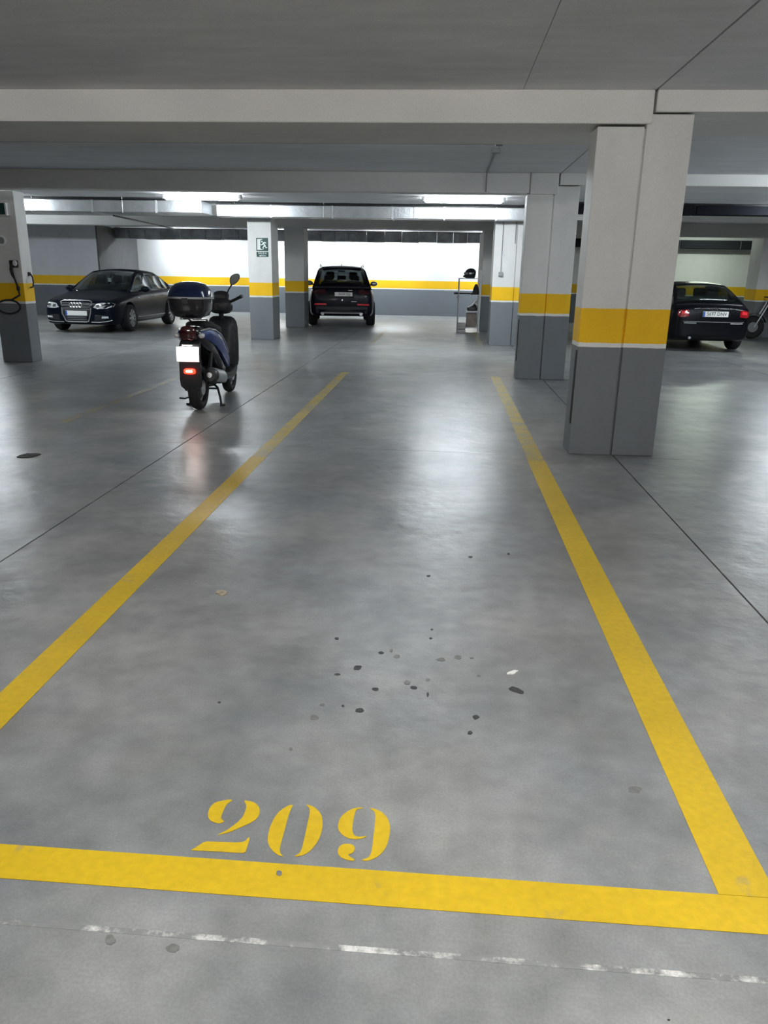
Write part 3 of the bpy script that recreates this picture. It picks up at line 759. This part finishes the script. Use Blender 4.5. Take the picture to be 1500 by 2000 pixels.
# ---- navy saloon facing the viewer, behind the scooter (local +y = its front; turned to face -Y)
car = thing('saloon_car', (-8.70, 20.62, 0), math.pi); tag(car, 'dark navy saloon with chrome grille facing the camera, left of the scooter', 'car')
WR = .325
WH = [(.86, 1.48), (-.86, 1.48), (.86, -1.36), (-.86, -1.36)]
k = CarKit(car, SALOON, 1.855, WH, WR, 'navy')
k.cabin(SAL_CAB, .955, .80, .43, (1.12, .12), (-1.20, -1.92), [(1.02, -.28), (-.36, -1.12), (-1.20, -1.62)], dark='glassdark')
k.seats((.1, -.95), .93)
MB().cyl((-.36, .55, 1.02), (-.36, .5, 1.06), .02, n=8).build('steering_column', 'seat', car)
st_ = MB().torus((-.36, .5, 1.0), (0, .9, .4), .17, .016, 24, 8).build('steering_wheel', 'seat', car, smooth=True)
for (wx, wy) in WH: wheel(car, wx, wy, WR, .225, 1 if wx > 0 else -1, 9)
gr = [(-.375, .735), (-.30, .755), (0, .762), (.30, .755), (.375, .735), (.345, .46), (.275, .285), (.22, .27), (-.22, .27), (-.275, .285), (-.345, .46)]
g_ = k.patch('grille', gr, 'blackpl', out=.004, depth=.02)
fr = [Vector((0, 0, 0))]
pts = []
for a, b in gr + [gr[0]]: pts.append(k.hit(a, b, 'y', 1) + Vector((0, .012, 0)))
MB().tube(pts, .017, 8).build('chrome_surround', 'chrome', g_, smooth=True)
for zz in (.70, .665, .63, .595, .56, .40, .36, .32):
    wv = .35 if zz > .5 else .24
    k.strips([(-wv, zz), (-wv / 2, zz), (0, zz), (wv / 2, zz), (wv, zz)], 'slat', 'conduit', r=.005, out=.008, parent=g_)
for q in range(4):
    c = k.hit(-.108 + q * .072, .655, 'y', 1) + Vector((0, .022, 0)); MB().torus(c, (0, 1, 0), .047, .009, 24, 8).build('ring_emblem', 'chrome', g_, smooth=True)
k.plate(None, 0, k.hit(0, .47, 'y', 1).y + .02, .47, 1, .52, .11, band=True)
hlp = [(.42, .60), (.52, .575), (.72, .585), (.83, .62), (.845, .68), (.80, .715), (.62, .715), (.49, .69)]
for pp in (hlp, mirror_pts(hlp)):
    h_ = k.patch('headlight', pp, 'lens', out=.006, depth=.03)
    sx = 1 if pp is hlp else -1
    for cx_, cz_ in ((.53, .63), (.66, .645)):
        c = k.hit(sx * cx_, cz_, 'y', 1); MB().lathe(c + Vector((0, .0, 0)), (0, 1, 0), [(0, .045), (.014, .04), (.02, .02)], 16).build('projector', 'chrome', h_, smooth=True)
for sx in (1, -1):
    pl = [(.42, .30), (.78, .32), (.79, .42), (.44, .44)]
    ii = k.patch('air_intake', pl if sx > 0 else mirror_pts(pl), 'blackpl', out=.003, depth=.02)
    fl_ = [(.60, .355), (.75, .36), (.745, .405), (.61, .40)]
    k.patch('fog_lamp', fl_ if sx > 0 else mirror_pts(fl_), 'lens', out=.012, depth=.02, parent=ii)
    k.strips([(sx * .34, .262), (sx * .55, .265), (sx * .72, .285), (sx * .80, .31)], 'chrome_lip', 'silverpl', r=.010, out=.006)
    k.strips([(.95, .80), (.80, .795)], 'door_badge', 'chrome', axis='x', sgn=sx, r=.012)
    for yy in (.02, -.92):
        k.strips([(yy, .83), (yy - .09, .835), (yy - .2, .83)], 'door_handle', 'chrome', axis='x', sgn=sx, r=.011, out=.016)
    k.strips([(1.0, .33), (0, .325), (-.95, .33)], 'sill_strip', 'silverpl', axis='x', sgn=sx, r=.010, out=.002)
    for yy in (.98, -.32, -1.18):
        k.strips([(yy, .34), (yy, .6), (yy, .88)], 'door_gap', 'blackpl', axis='x', sgn=sx, r=.004, out=.001)
    tl = [(.50, .72), (.76, .74), (.74, .88), (.50, .90)]
    k.patch('tail_light', tl if sx > 0 else mirror_pts(tl), 'redlens', sgn=-1, out=.006)
k.mirrors(.90, .62, 1.0, 'navy')
tag(MB().box(-.05, .03, .46, .47, 1.16, 1.26).build('hanging_tag', 'tag', car), 'white tag behind the windscreen')

# ---- dark sport utility vehicle seen from behind
car = thing('sport_utility_vehicle', (-3.20, 24.66, 0), R(7.5)); tag(car, 'dark violet sport utility vehicle seen from behind near the far wall', 'car')
SUV = [(2.28, .42, .78, .60), (2.22, .34, .90, .74), (2.0, .28, .98, .86), (1.5, .25, 1.03, .925), (.9, .25, 1.05, .94), (0, .25, 1.06, .945), (-.9, .25, 1.07, .945), (-1.42, .26, 1.07, .945), (-1.85, .28, 1.06, .925), (-2.12, .30, 1.04, .885), (-2.23, .34, .98, .83), (-2.27, .46, .86, .74)]
SUV_CAB = [(1.25, 1.05), (1.05, 1.15), (.70, 1.38), (.40, 1.55), (.18, 1.62), (-.30, 1.655), (-.40, 1.657), (-1.15, 1.65), (-1.25, 1.645), (-1.75, 1.60), (-1.84, 1.57), (-1.98, 1.39), (-2.10, 1.17), (-2.16, 1.06)]
WR = .355
WH = [(.85, 1.42), (-.85, 1.42), (.85, -1.42), (-.85, -1.42)]
k = CarKit(car, SUV, 1.9, WH, WR, 'aubergine')
k.cabin(SUV_CAB, 1.055, .845, .33, (1.25, .18), (-1.84, -2.10), [(1.05, -.30), (-.40, -1.15), (-1.25, -1.75)], glass='glassdark', dark='glassdark')
k.seats((.15,), 1.10, (.36, -.36), .22)
k.seats((-.85,), 1.06, (.40, 0, -.40), .16)
MB().box(-.12, .12, .58, .60, 1.50, 1.57).build('interior_mirror', 'seat', car, bevel=.01)
for (wx, wy) in WH: wheel(car, wx, wy, WR, .25, 1 if wx > 0 else -1, 10)
for sx in (1, -1):
    tl = [(.46, .93), (.60, .90), (.80, .92), (.80, 1.04), (.62, 1.06), (.47, 1.02)]
    k.patch('tail_light', tl if sx > 0 else mirror_pts(tl), 'darkred', sgn=-1, out=.008)
    rf = [(.44, .605), (.78, .60), (.78, .645), (.44, .65)]
    k.patch('reflector', rf if sx > 0 else mirror_pts(rf), 'redlens_bright', sgn=-1, out=.010)
    MB().tube([(sx * .62, .25, 1.665), (sx * .625, .15, 1.705), (sx * .63, -.7, 1.73), (sx * .625, -1.55, 1.69), (sx * .62, -1.65, 1.65)], .016, 8).build('roof_rail', 'chrome', car, smooth=True)
    MB().cyl((sx * .55, -2.15, .36), (sx * .55, -2.27, .36), .045, n=16).build('exhaust_pipe', 'chrome', car, smooth=True)
    hl = [(.45, .76), (.72, .76), (.76, .86), (.5, .86)]
    k.patch('headlight', hl if sx > 0 else mirror_pts(hl), 'lens', sgn=1)
k.patch('bumper_lower', [(-.72, .37), (.72, .37), (.74, .56), (-.74, .56)], 'blackpl', sgn=-1, out=.004)
sk = k.patch('skid_trim', [(-.62, .365), (.62, .365), (.60, .405), (-.60, .405)], 'silverpl', sgn=-1, out=.016)
k.patch('tailgate_recess', [(-.36, .80), (.36, .80), (.36, .96), (-.36, .96)], 'black', sgn=-1, out=.004)
py = k.hit(0, .90, 'y', -1).y
k.plate('2658 GLJ', .05, py - .018, .905, -1, .50, .11, band=False)
tag(MB().box(.18, .30, py - .012, py, 1.0, 1.02).build('badge', 'chrome', car), 'chrome badge')
MB().lathe((0, py, .74), (0, -1, 0), [(0, .03), (.012, .028), (.016, .015)], 16).build('emblem', 'chrome', car, smooth=True)
MB().box(.27, .42, py - .014, py + .02, .70, .715).build('badge_strip', 'chrome', car)
MB().tube([(0, -2.13, 1.09), (-.15, -2.11, 1.14), (-.42, -2.09, 1.16)], .012, 6).build('rear_wiper', 'blackpl', car, smooth=True)
MB().box(-.56, .56, -1.98, -1.72, 1.60, 1.635).build('roof_spoiler', 'aubergine', car, bevel=.015)
MB().cyl((0, -1.55, 1.67), (0, -1.62, 1.74), .012, .004, n=8).build('aerial', 'blackpl', car)
k.mirrors(.93, .72, 1.16, 'blackgloss')

# ---- black saloon at right, seen from behind
car = thing('saloon_car', (5.66, 19.28, 0)); tag(car, 'black saloon with red tail lights seen from behind, right of near pillar', 'car')
fy, fx, fz = .925, .955, .965
SB = [(y * fy, zb, zt * fz, hw * fx) for y, zb, zt, hw in SALOON]
SC_ = [(y * fy, z * fz) for y, z in SAL_CAB]
WR = .315
WH = [(.80, 1.37), (-.80, 1.37), (.80, -1.28), (-.80, -1.28)]
k = CarKit(car, SB, 1.77, WH, WR, 'black')
k.cabin(SC_, .922, .765, .44, (1.12 * fy, .12 * fy), (-1.20 * fy, -1.92 * fy), [(1.02 * fy, -.28 * fy), (-.36 * fy, -1.12 * fy), (-1.20 * fy, -1.62 * fy)], dark='glassdark')
k.seats((.1, -.85), .90)
for (wx, wy) in WH: wheel(car, wx, wy, WR, .215, 1 if wx > 0 else -1, 9)
for sx in (1, -1):
    tl = [(.52, .735), (.68, .72), (.73, .75), (.72, .86), (.53, .875)]
    t_ = k.patch('tail_light', tl if sx > 0 else mirror_pts(tl), 'redlens', sgn=-1, out=.008)
    rv = [(.56, .79), (.67, .78), (.67, .84), (.57, .85)]
    k.patch('reflector', rv if sx > 0 else mirror_pts(rv), 'redlens_bright', sgn=-1, out=.013, parent=t_)
    k.strips([(sx * .35, .60), (sx * .50, .60), (sx * .60, .605)], 'bumper_trim', 'silverpl', sgn=-1, r=.012)
    k.strips([(sx * .30, .905), (sx * .42, .895)], 'deck_trim', 'chrome', sgn=-1, r=.008, out=.008)
    hl = [(.43, .58), (.66, .58), (.70, .67), (.5, .66)]
    k.patch('headlight', hl if sx > 0 else mirror_pts(hl), 'lens', sgn=1)
k.strips([(-.62, .635), (-.3, .63), (0, .63), (.3, .63), (.62, .635)], 'chrome_strip', 'chrome', sgn=-1, r=.007)
py = k.hit(0, .79, 'y', -1).y
k.plate('5697 DNV', .02, py - .016, .79, -1, .52, .112)
for q in range(4):
    MB().torus((-.075 + q * .05, k.hit(0, .89, 'y', -1).y - .010, .885), (0, 1, 0), .030, .005, 20, 6).build('ring_emblem', 'chrome', car, smooth=True)
MB().cyl((-.45, -2.05, .30), (-.45, -2.28, .30), .03, n=14).build('exhaust_pipe', 'chrome', car, smooth=True)
k.mirrors(.86, .58, .96, 'black')

# ------------------------------------------------------------------ scooter
sc = thing('scooter', (-2.715, 9.075, 0), R(1.0)); tag(sc, 'blue and black scooter with top case and glowing red rear reflector', 'scooter')
def ring_se(y, z, hw, hh, n=20, e=2.6, dz=0.0, zc=0.0):
    r = []
    for q in range(n):
        a = 2 * math.pi * q / n; c, s_ = math.cos(a), math.sin(a)
        r.append((hw * math.copysign(abs(c) ** (2 / e), c), y, z + hh * math.copysign(abs(s_) ** (2 / e), s_)))
    return r
def sl(name, st, mat, parent=None, e=2.6, n=20, angle=40):
    return MB().loft([ring_se(y, z, hw, hh, n, e) for y, z, hw, hh in st]).build(name, mat, parent or sc, smooth=True, angle=angle)
def scw(y, r, w, name):
    t = MB().lathe((0, y, r), (1, 0, 0), [(-w / 2 + .01, r * .66), (-w / 2, r * .80), (-w * .42, r * .93), (-w * .2, r * .99), (0, r), (w * .2, r * .99), (w * .42, r * .93), (w / 2, r * .80), (w / 2 - .01, r * .66), (w * .2, r * .62), (-w * .2, r * .62)], 40).build(name, 'tyre', sc, smooth=True, angle=50)
    mb = MB()
    mb.torus((0, y, r), (1, 0, 0), r * .63, .02, 36, 8)
    for q in range(5):
        a = 2 * math.pi * q / 5 + .3; d = Vector((0, math.cos(a), math.sin(a)))
        mb.tube([Vector((0, y, r)) + d * .03, Vector((0, y, r)) + d * r * .63], [.022, .014], 8)
    mb.build('rim', 'rim', t, smooth=True)
    MB().cyl((-.05, y, r), (.05, y, r), .035, n=16).build('hub', 'conduit', t, smooth=True)
    MB().lathe((.052, y, r), (1, 0, 0), [(0, .085), (.004, .085), (.004, .05)], 24).build('brake_disc', 'steel', t)
    return t
scw(-.675, .245, .125, 'rear_wheel')
scw(.675, .235, .11, 'front_wheel')
# engine, swing arm and exhaust (right side)
sl('engine', [(-.62, .30, .05, .05), (-.5, .31, .09, .09), (-.3, .32, .12, .12), (-.1, .33, .12, .11), (0, .34, .08, .07)], 'blackpl')
MB().box(-.15, -.075, -.74, -.15, .20, .36).build('transmission_case', 'conduit', sc, bevel=.03)
ex = MB().lathe((.17, -.80, .40), (0, .985, -.17), [(0, .03), (.0, .068), (.03, .078), (.40, .078), (.46, .05), (.50, .03)], 24).build('exhaust_silencer', 'blackpl', sc, smooth=True)
MB().loft([[(.17 + .088 * math.cos(a), y, .40 - (y + .80) * .17 + .088 * math.sin(a)) for a in [R(-50 + 20 * q) for q in range(9)]] + [(.17 + .08 * math.cos(a), y, .40 - (y + .80) * .17 + .08 * math.sin(a)) for a in [R(110 - 20 * q) for q in range(9)]] for y in (-.72, -.62, -.46, -.38)]).build('heat_shield', 'rim', ex, smooth=True)
MB().tube([(.17, -.33, .32), (.16, -.2, .27), (.10, -.05, .24), (.02, .02, .28)], .022, 8).build('exhaust_pipe', 'steel', ex, smooth=True)
MB().cyl((.17, -.80, .40), (.17, -.815, .402), .03, n=16).build('exhaust_tip', 'steel', ex)
# rear suspension
for sx in (-1, 1):
    MB().cyl((sx * .115, -.66, .27), (sx * .12, -.52, .62), .02, n=10).build('shock_absorber', 'blackpl', sc, smooth=True)
# tail body
body = sl('rear_body', [(-.90, .845, .075, .045), (-.86, .835, .12, .085), (-.74, .80, .155, .12), (-.55, .745, .175, .15), (-.35, .68, .185, .185), (-.18, .60, .185, .22), (-.06, .52, .17, .22), (.02, .44, .14, .16)], 'blackgloss')
for sx in (1, -1):
    # blue side fairing sweeping from the tail down to the footboard
    top = [(-.86, .875, .115), (-.72, .885, .157), (-.55, .86, .182), (-.38, .80, .194), (-.22, .70, .198), (-.10, .58, .192), (-.04, .48, .176)]
    bot = [(-.84, .80, .120), (-.72, .765, .162), (-.55, .70, .184), (-.38, .60, .196), (-.22, .49, .198), (-.10, .42, .190), (-.04, .40, .175)]
    rings = []
    for (ya, za, xa), (yb, zb, xb) in zip(top, bot):
        rg = []
        for q in range(6):
            t = q / 5; bul = math.sin(math.pi * t) * .018
            rg.append((sx * (lerp(xa, xb, t) + .008 + bul), lerp(ya, yb, t), lerp(za, zb, t)))
        for q in range(6):
            t = 1 - q / 5; rg.append((sx * (lerp(xa, xb, t) - .02), lerp(ya, yb, t), lerp(za, zb, t)))
        rings.append(rg)
    sp_ = MB().loft(rings).build('side_panel', 'blue', sc, smooth=True, angle=45)
    tag(sp_, 'blue side fairing')
    r2 = []
    for (ya, za, xa) in top[:-1]:
        r2.append([(sx * (xa + .010), ya, za + .016), (sx * (xa + .020), ya, za + .006), (sx * (xa + .016), ya, za - .004), (sx * (xa - .02), ya, za)])
    MB().loft(r2).build('silver_trim', 'silverpl', sp_, smooth=True)
# seat
sl('seat', [(-.62, .905, .10, .03), (-.58, .91, .135, .05), (-.40, .895, .15, .06), (-.24, .86, .15, .055), (-.12, .835, .14, .06), (.0, .815, .11, .055), (.06, .80, .06, .03)], 'seat', e=3)
# tail lamp, mudguard, plate with added light bar, reflector made to glow
MB().loft([ring_se(-.905, .86, .085, .05, 18, 3), ring_se(-.94, .855, .085, .075, 18, 3), ring_se(-.955, .85, .06, .055, 18, 3)]).build('tail_light', 'darkred', sc, smooth=True)
for sx in (-1, 1):
    ind = MB().ell((sx * .135, -.905, .83), .035, .04, .03, 14, 8).build('indicator', 'lens', sc, smooth=True)
    MB().cyl((sx * .10, -.89, .83), (sx * .13, -.90, .83), .012, n=8).build('indicator_stalk', 'blackpl', ind)
mg = MB().loft([[(sx_ * w, y, z) for sx_, y, z in ((-1, y0, z0), (1, y0, z0), (1, y0 + .016, z0 + .004), (-1, y0 + .016, z0 + .004))] for y0, z0, w in ((-.80, .80, .10), (-.885, .76, .11), (-.93, .70, .12), (-.945, .56, .115), (-.95, .47, .115), (-.94, .36, .12), (-.925, .29, .115), (-.905, .245, .075))]).build('mudguard', 'blackpl', sc, smooth=True)
MB().loft([ring_se(-.80, .47, .09, .06), ring_se(-.87, .47, .105, .08), ring_se(-.93, .46, .11, .085)]).build('fitting_housing', 'blackpl', mg, smooth=True)
pl_ = MB().box(-.125, .125, -.006, .006, -.08, .08).build('number_plate', 'plate', sc, bevel=.004); pl_.location = (-.01, -.962, .635); pl_.rotation_euler = (R(-6), 0, 0)
tag(pl_, 'blank-looking white number plate lit by an added bar')
lb = MB().box(-.06, .06, -1.02, -.955, .737, .752).build('plate_fill_bar', 'blackpl', sc, bevel=.004)  # bar added only to light the plate
MB().box(-.05, .05, -1.012, -.985, .7345, .737).build('plate_fill_face', 'platefill', lb)
rl = MB().loft([ring_se(-.952, .455, .062, .030, 18, 4), ring_se(-.975, .455, .060, .028, 18, 4), ring_se(-.982, .455, .050, .020, 18, 4)]).build('rear_reflector', 'redglow', sc, smooth=True)
MB().loft([ring_se(-.981, .457, .036, .012, 16, 4), ring_se(-.9845, .457, .034, .010, 16, 4)]).build('glow_core', 'redglowcore', rl, smooth=True)
# rack and top case
rk = MB()
for sx in (-1, 1):
    rk.tube([(sx * .09, -.45, .93), (sx * .10, -.58, .985), (sx * .10, -.85, 1.0), (sx * .06, -.92, 1.0)], .011, 8)
rk.tube([(-.10, -.72, 1.0), (.10, -.72, 1.0)], .010, 8)
rk.build('rear_rack', 'steel', sc, smooth=True)
tcst = lambda z0, hw, hd, yc, n=28, e=3.2: [(hw * math.copysign(abs(math.cos(2 * math.pi * q / n)) ** (2 / e), math.cos(2 * math.pi * q / n)), yc + hd * math.copysign(abs(math.sin(2 * math.pi * q / n)) ** (2 / e), math.sin(2 * math.pi * q / n)), z0) for q in range(n)]
tc = MB().loft([tcst(1.012, .14, .13, -.74), tcst(1.03, .19, .17, -.74), tcst(1.09, .222, .195, -.74), tcst(1.17, .232, .205, -.74), tcst(1.205, .234, .206, -.74)]).build('top_case', 'blackgloss', sc, smooth=True, angle=50)
tc.scale = (.96, 1, 1); tc.location = (-.015, 0, 0)
tag(tc, 'rounded black luggage case with dark blue lid')
MB().loft([tcst(1.205, .238, .21, -.74), tcst(1.225, .238, .21, -.74)]).build('rim_band', 'rim', tc, smooth=True)
MB().loft([tcst(1.225, .236, .208, -.74), tcst(1.275, .228, .20, -.735, e=2.8), tcst(1.32, .205, .175, -.73, e=2.6), tcst(1.355, .165, .135, -.72, e=2.4), tcst(1.375, .10, .08, -.715, e=2.2), tcst(1.380, .02, .02, -.71, e=2.0)]).build('lid', 'lidblue', tc, smooth=True, angle=60)
MB().box(-.035, .035, -.955, -.935, 1.15, 1.215).build('latch', 'blackpl', tc, bevel=.006)
# footboard, leg shield, steering
sl('footboard', [(-.06, .30, .17, .055), (.15, .275, .175, .05), (.36, .30, .175, .06), (.46, .36, .17, .07)], 'blackpl', e=4)
sl('leg_shield_inner', [(.30, .40, .10, .10), (.36, .60, .15, .24), (.42, .66, .17, .27), (.46, .68, .16, .27), (.50, .70, .12, .22)], 'blackpl', e=3)
sl('front_fairing', [(.47, .64, .18, .27), (.52, .66, .18, .27), (.60, .68, .15, .25), (.67, .69, .10, .2), (.70, .70, .05, .12)], 'blue', e=2.8)
sl('knee_guard', [(.34, .58, .06, .16), (.40, .60, .16, .28), (.45, .63, .19, .325), (.47, .635, .192, .33)], 'blackpl', e=4.5)
MB().lathe((0, .60, .78), (0, .9, .3), [(0, .07), (.09, .075), (.12, .05)], 20).build('headlamp', 'lens', sc, smooth=True)
sl('front_mudguard', [(.40, .36, .05, .05), (.46, .44, .075, .06), (.60, .50, .08, .05), (.75, .49, .08, .05), (.88, .42, .07, .05), (.93, .36, .04, .03)], 'blue', e=3)
for sx in (-1, 1):
    MB().cyl((sx * .085, .675, .235), (sx * .075, .53, .68), .018, n=10).build('fork_leg', 'steel', sc, smooth=True)
MB().cyl((0, .52, .70), (0, .40, 1.06), .03, n=12).build('steering_stem', 'blackpl', sc, smooth=True)
sl('handlebar_cover', [(.28, 1.08, .05, .04), (.32, 1.08, .12, .08), (.40, 1.085, .155, .095), (.46, 1.07, .14, .085), (.52, 1.05, .08, .05)], 'blackpl')
MB().loft([ring_se(.40, 1.17, .07, .05), ring_se(.46, 1.20, .10, .06), ring_se(.52, 1.19, .06, .04)]).build('instrument_pod', 'blackpl', sc, smooth=True)
for sx in (-1, 1):
    hb = MB().cyl((sx * .11, .40, 1.125), (sx * .265, .345, 1.195), .017, n=12).build('grip', 'rubber', sc, smooth=True)
    MB().cyl((sx * .265, .345, 1.195), (sx * .288, .337, 1.205), .022, n=12).build('bar_end', 'blackpl', hb, smooth=True)
    MB().tube([(sx * .12, .44, 1.14), (sx * .19, .45, 1.155), (sx * .26, .415, 1.18)], .007, 6).build('brake_lever', 'silverpl', hb, smooth=True)
    if sx < 0: continue
    mr = MB().tube([(sx * .085, .42, 1.14), (sx * .085, .43, 1.23), (sx * .105, .435, 1.28), (sx * .145, .435, 1.335)], .009, 8).build('mirror_stem', 'blackpl', sc, smooth=True)
    Pm = [(-.055, -.055), (-.02, -.06), (.03, -.03), (.062, .015), (.066, .055), (.045, .075), (0, .07), (-.045, .045), (-.062, 0)]
    Pm = smooth_poly(Pm, 2); cxm, czm = sx * .185, 1.39
    MB().loft([[(cxm + sx * a * .9, .44, czm + b * .9) for a, b in Pm], [(cxm + sx * a, .43, czm + b) for a, b in Pm], [(cxm + sx * a, .415, czm + b) for a, b in Pm]]).build('mirror_shell', 'blackpl', mr, smooth=True)
    MB().loft([[(cxm + sx * a * .93, .4149, czm + b * .93) for a, b in Pm], [(cxm + sx * a * .9, .412, czm + b * .9) for a, b in Pm]]).build('mirror_glass', 'mirror', mr)
# centre stand
st2 = MB()
for sx in (-1, 1):
    st2.tube([(sx * .07, -.34, .25), (sx * .13, -.36, .20), (sx * .165, -.40, .10), (sx * .185, -.43, .014)], .013, 8)
    st2.tube([(sx * .17, -.44, .012), (sx * .225, -.42, .012)], .012, 8)
st2.tube([(-.13, -.36, .19), (.13, -.36, .19)], .011, 8)
st2.tube([(-.165, -.40, .10), (-.21, -.52, .09), (-.26, -.56, .10)], .010, 8)
st2.build('centre_stand', 'blackpl', sc, smooth=True)

# ------------------------------------------------------------------ motorcycle at the right edge (only its front wheel and fork in view)
mc = thing('motorcycle', (8.13, 21.4, 0), 0); tag(mc, 'dark motorcycle at right edge, only its front wheel and fork showing', 'motorcycle')
r = .30
t = MB().lathe((0, 0, r), (0, 1, 0), [(-.04, r * .70), (-.055, r * .85), (-.03, r * .98), (0, r), (.03, r * .98), (.055, r * .85), (.04, r * .70), (.01, r * .68), (-.01, r * .68)], 36).build('front_wheel', 'tyre', mc, smooth=True, angle=50)
mb = MB(); mb.torus((0, 0, r), (0, 1, 0), r * .67, .02, 32, 8)
for q in range(6):
    a = 2 * math.pi * q / 6; d = Vector((math.cos(a), 0, math.sin(a))); mb.tube([Vector((0, 0, r)), Vector((0, 0, r)) + d * r * .66], [.03, .018], 8)
mb.build('rim', 'conduit', t, smooth=True)
MB().lathe((0, -.06, r), (0, 1, 0), [(0, .13), (.005, .13), (.005, .05)], 24).build('brake_disc', 'rim', t)
MB().loft([[(.34 * math.cos(a), y * 1.0, r + .34 * math.sin(a)) for y in (-.07, .07)] + [(.355 * math.cos(a), y, r + .355 * math.sin(a)) for y in (.05, -.05)] for a in [R(20 + 15 * q) for q in range(8)]]).build('front_mudguard', 'blackgloss', mc, smooth=True)
for sy in (-1, 1):
    MB().cyl((.02, sy * .09, r), (.36, sy * .09, 1.02), .022, n=12).build('fork_leg', 'silverpl', mc, smooth=True)
MB().loft([[(x + 0 * a, hw * math.cos(a), z + hh * math.sin(a)) for a in [2 * math.pi * q / 16 for q in range(16)]] for x, z, hw, hh in ((.30, .86, .05, .10), (.42, .82, .16, .20), (.8, .80, .18, .18), (1.0, .80, .14, .12), (1.5, .80, .13, .06), (1.75, .86, .06, .03))]).build('body', 'black', mc, smooth=True)
MB().box(.55, 1.05, -.15, .15, .22, .62).build('engine', 'conduit', mc, bevel=.05)
MB().tube([(.34, -.36, 1.06), (.36, -.2, 1.06), (.33, 0, 1.03), (.36, .2, 1.06), (.34, .36, 1.06)], .015, 8).build('handlebar', 'rubber', mc, smooth=True)
MB().lathe((1.42, 0, r), (0, 1, 0), [(-.05, r * .66), (-.07, r * .85), (0, r), (.07, r * .85), (.05, r * .66)], 32).build('rear_wheel', 'tyre', mc, smooth=True)

# ------------------------------------------------------------------ metal shelving rack with its contents
RX0, RX1, RY0, RY1 = .38, .95, 21.25, 21.75
rk = thing('shelving_rack', ((RX0 + RX1) / 2, (RY0 + RY1) / 2, 0)); tag(rk, 'thin grey metal shelving rack beside the shaded far pillar', 'shelf')
hx, hy = (RX1 - RX0) / 2, (RY1 - RY0) / 2
for sx in (-1, 1):
    for sy in (-1, 1):
        MB().box(sx * hx - .016, sx * hx + .016, sy * hy - .016, sy * hy + .016, 0, 1.40 if sx < 0 else 1.62).build('post', 'housing' if sx > 0 else 'conduit', rk)
for z, x0_ in ((1.385, -hx), (.965, .06), (.545, -.06), (.12, -.05)):
    MB().box(x0_, hx, -hy, hy, z, z + .022).build('shelf_board', 'housing', rk)
MB().tube([(-hx, -hy, .12), (-hx, hy, .70)], .006, 6).build('brace', 'conduit', rk)
RC = Vector(((RX0 + RX1) / 2, (RY0 + RY1) / 2, 0))
# helmet
h = thing('helmet', (RC.x + .0, RC.y - .02, 1.408)); tag(h, 'dark full-face motorcycle helmet on top of the shelving rack', 'helmet')
MB().loft([[(-.14 * 0 + x * s_ + ox, y * s_, z) for x, y in [(.155 * math.cos(2 * math.pi * q / 20), .12 * math.sin(2 * math.pi * q / 20)) for q in range(20)]] for z, s_, ox in ((0, .78, .0), (.03, .92, -.005), (.09, 1.0, 0), (.15, .97, .008), (.20, .82, .015), (.235, .55, .02), (.25, .2, .02))]).build('shell', 'blackgloss', h, smooth=True)
MB().loft([[(-.165, -.05, z), (-.165, .05, z), (-.06, .122, z), (-.055, .115, z), (-.15, 0, z), (-.055, -.115, z), (-.06, -.122, z)] for z in (.09, .15)]).build('visor', 'mirror', h)
MB().box(-.185, -.10, -.06, .06, .015, .075).build('chin_bar', 'blackpl', h, bevel=.02)
tag(MB().box(-.03, .03, -.128, -.112, .10, .14).build('decal', 'tag', h, bevel=.006), 'white side decal')
o = thing('black_bar', (RC.x - .04, RC.y - .10, .987 + .026)); tag(o, 'long black bar with grips lying across the rack at mid height', 'bar')
MB().cyl((-.36, 0, 0), (.24, 0, 0), .018, n=10).build('rod', 'blackpl', o, smooth=True)
for a, b in ((-.37, -.22), (.08, .22)):
    MB().cyl((a, 0, 0), (b, 0, 0), .025, n=10).build('grip', 'rubber', o, smooth=True)
MB().tube([(-.24, 0, 0), (-.26, -.01, -.06), (-.30, -.01, -.12)], .008, 6).build('lever', 'blackpl', o, smooth=True)
o = MB().loft([tcst(z, .09 * s_, .12 * s_, 0, 20) for z, s_ in ((0, .9), (.05, 1), (.16, .8), (.24, .45), (.27, .2))]).build('black_bag', 'seat', None, smooth=True); o.location = (RC.x + .18, RC.y + .08, .987)
tag(o, 'small black bag standing on the rack shelf right of the bar', 'bag')
o = thing('sports_shoes', (RC.x + .10, RC.y, .567)); tag(o, 'dark and white bundle on the lower shelf of the rack', 'bundle')
MB().loft([tcst(z, .14 * s_, .14 * s_, .0, 20) for z, s_ in ((0, .95), (.06, 1), (.14, .8), (.18, .4))]).build('dark_cloth', 'blackpl', o, smooth=True)
MB().tube([(-.12, -.12, .10), (-.02, -.15, .16), (.06, -.13, .25), (.12, -.08, .32)], [.03, .04, .035, .02], 10).build('white_cloth', 'tag', o, smooth=True)
o.name = 'bundle'
o = MB().box(-.13, .15, -.16, .16, 0, .36).build('brown_box', 'brown', None, bevel=.015); o.location = (RC.x + .08, RC.y, .142); tag(o, 'brown box on the bottom shelf of the rack', 'box')
o = thing('slatted_crate', (RC.x - .17, RC.y - .02, 0)); tag(o, 'pale slatted crate on the floor under the rack', 'crate')
for z in (.02, .10, .18):
    for sy in (-1, 1): MB().box(-.10, .10, sy * .2 - .008, sy * .2 + .008, z, z + .055).build('slat', 'greycrate', o)
    for sx in (-1, 1): MB().box(sx * .10 - .008, sx * .10 + .008, -.19, .19, z, z + .055).build('slat', 'greycrate', o)
MB().box(-.10, .10, -.2, .2, 0, .015).build('base', 'greycrate', o)
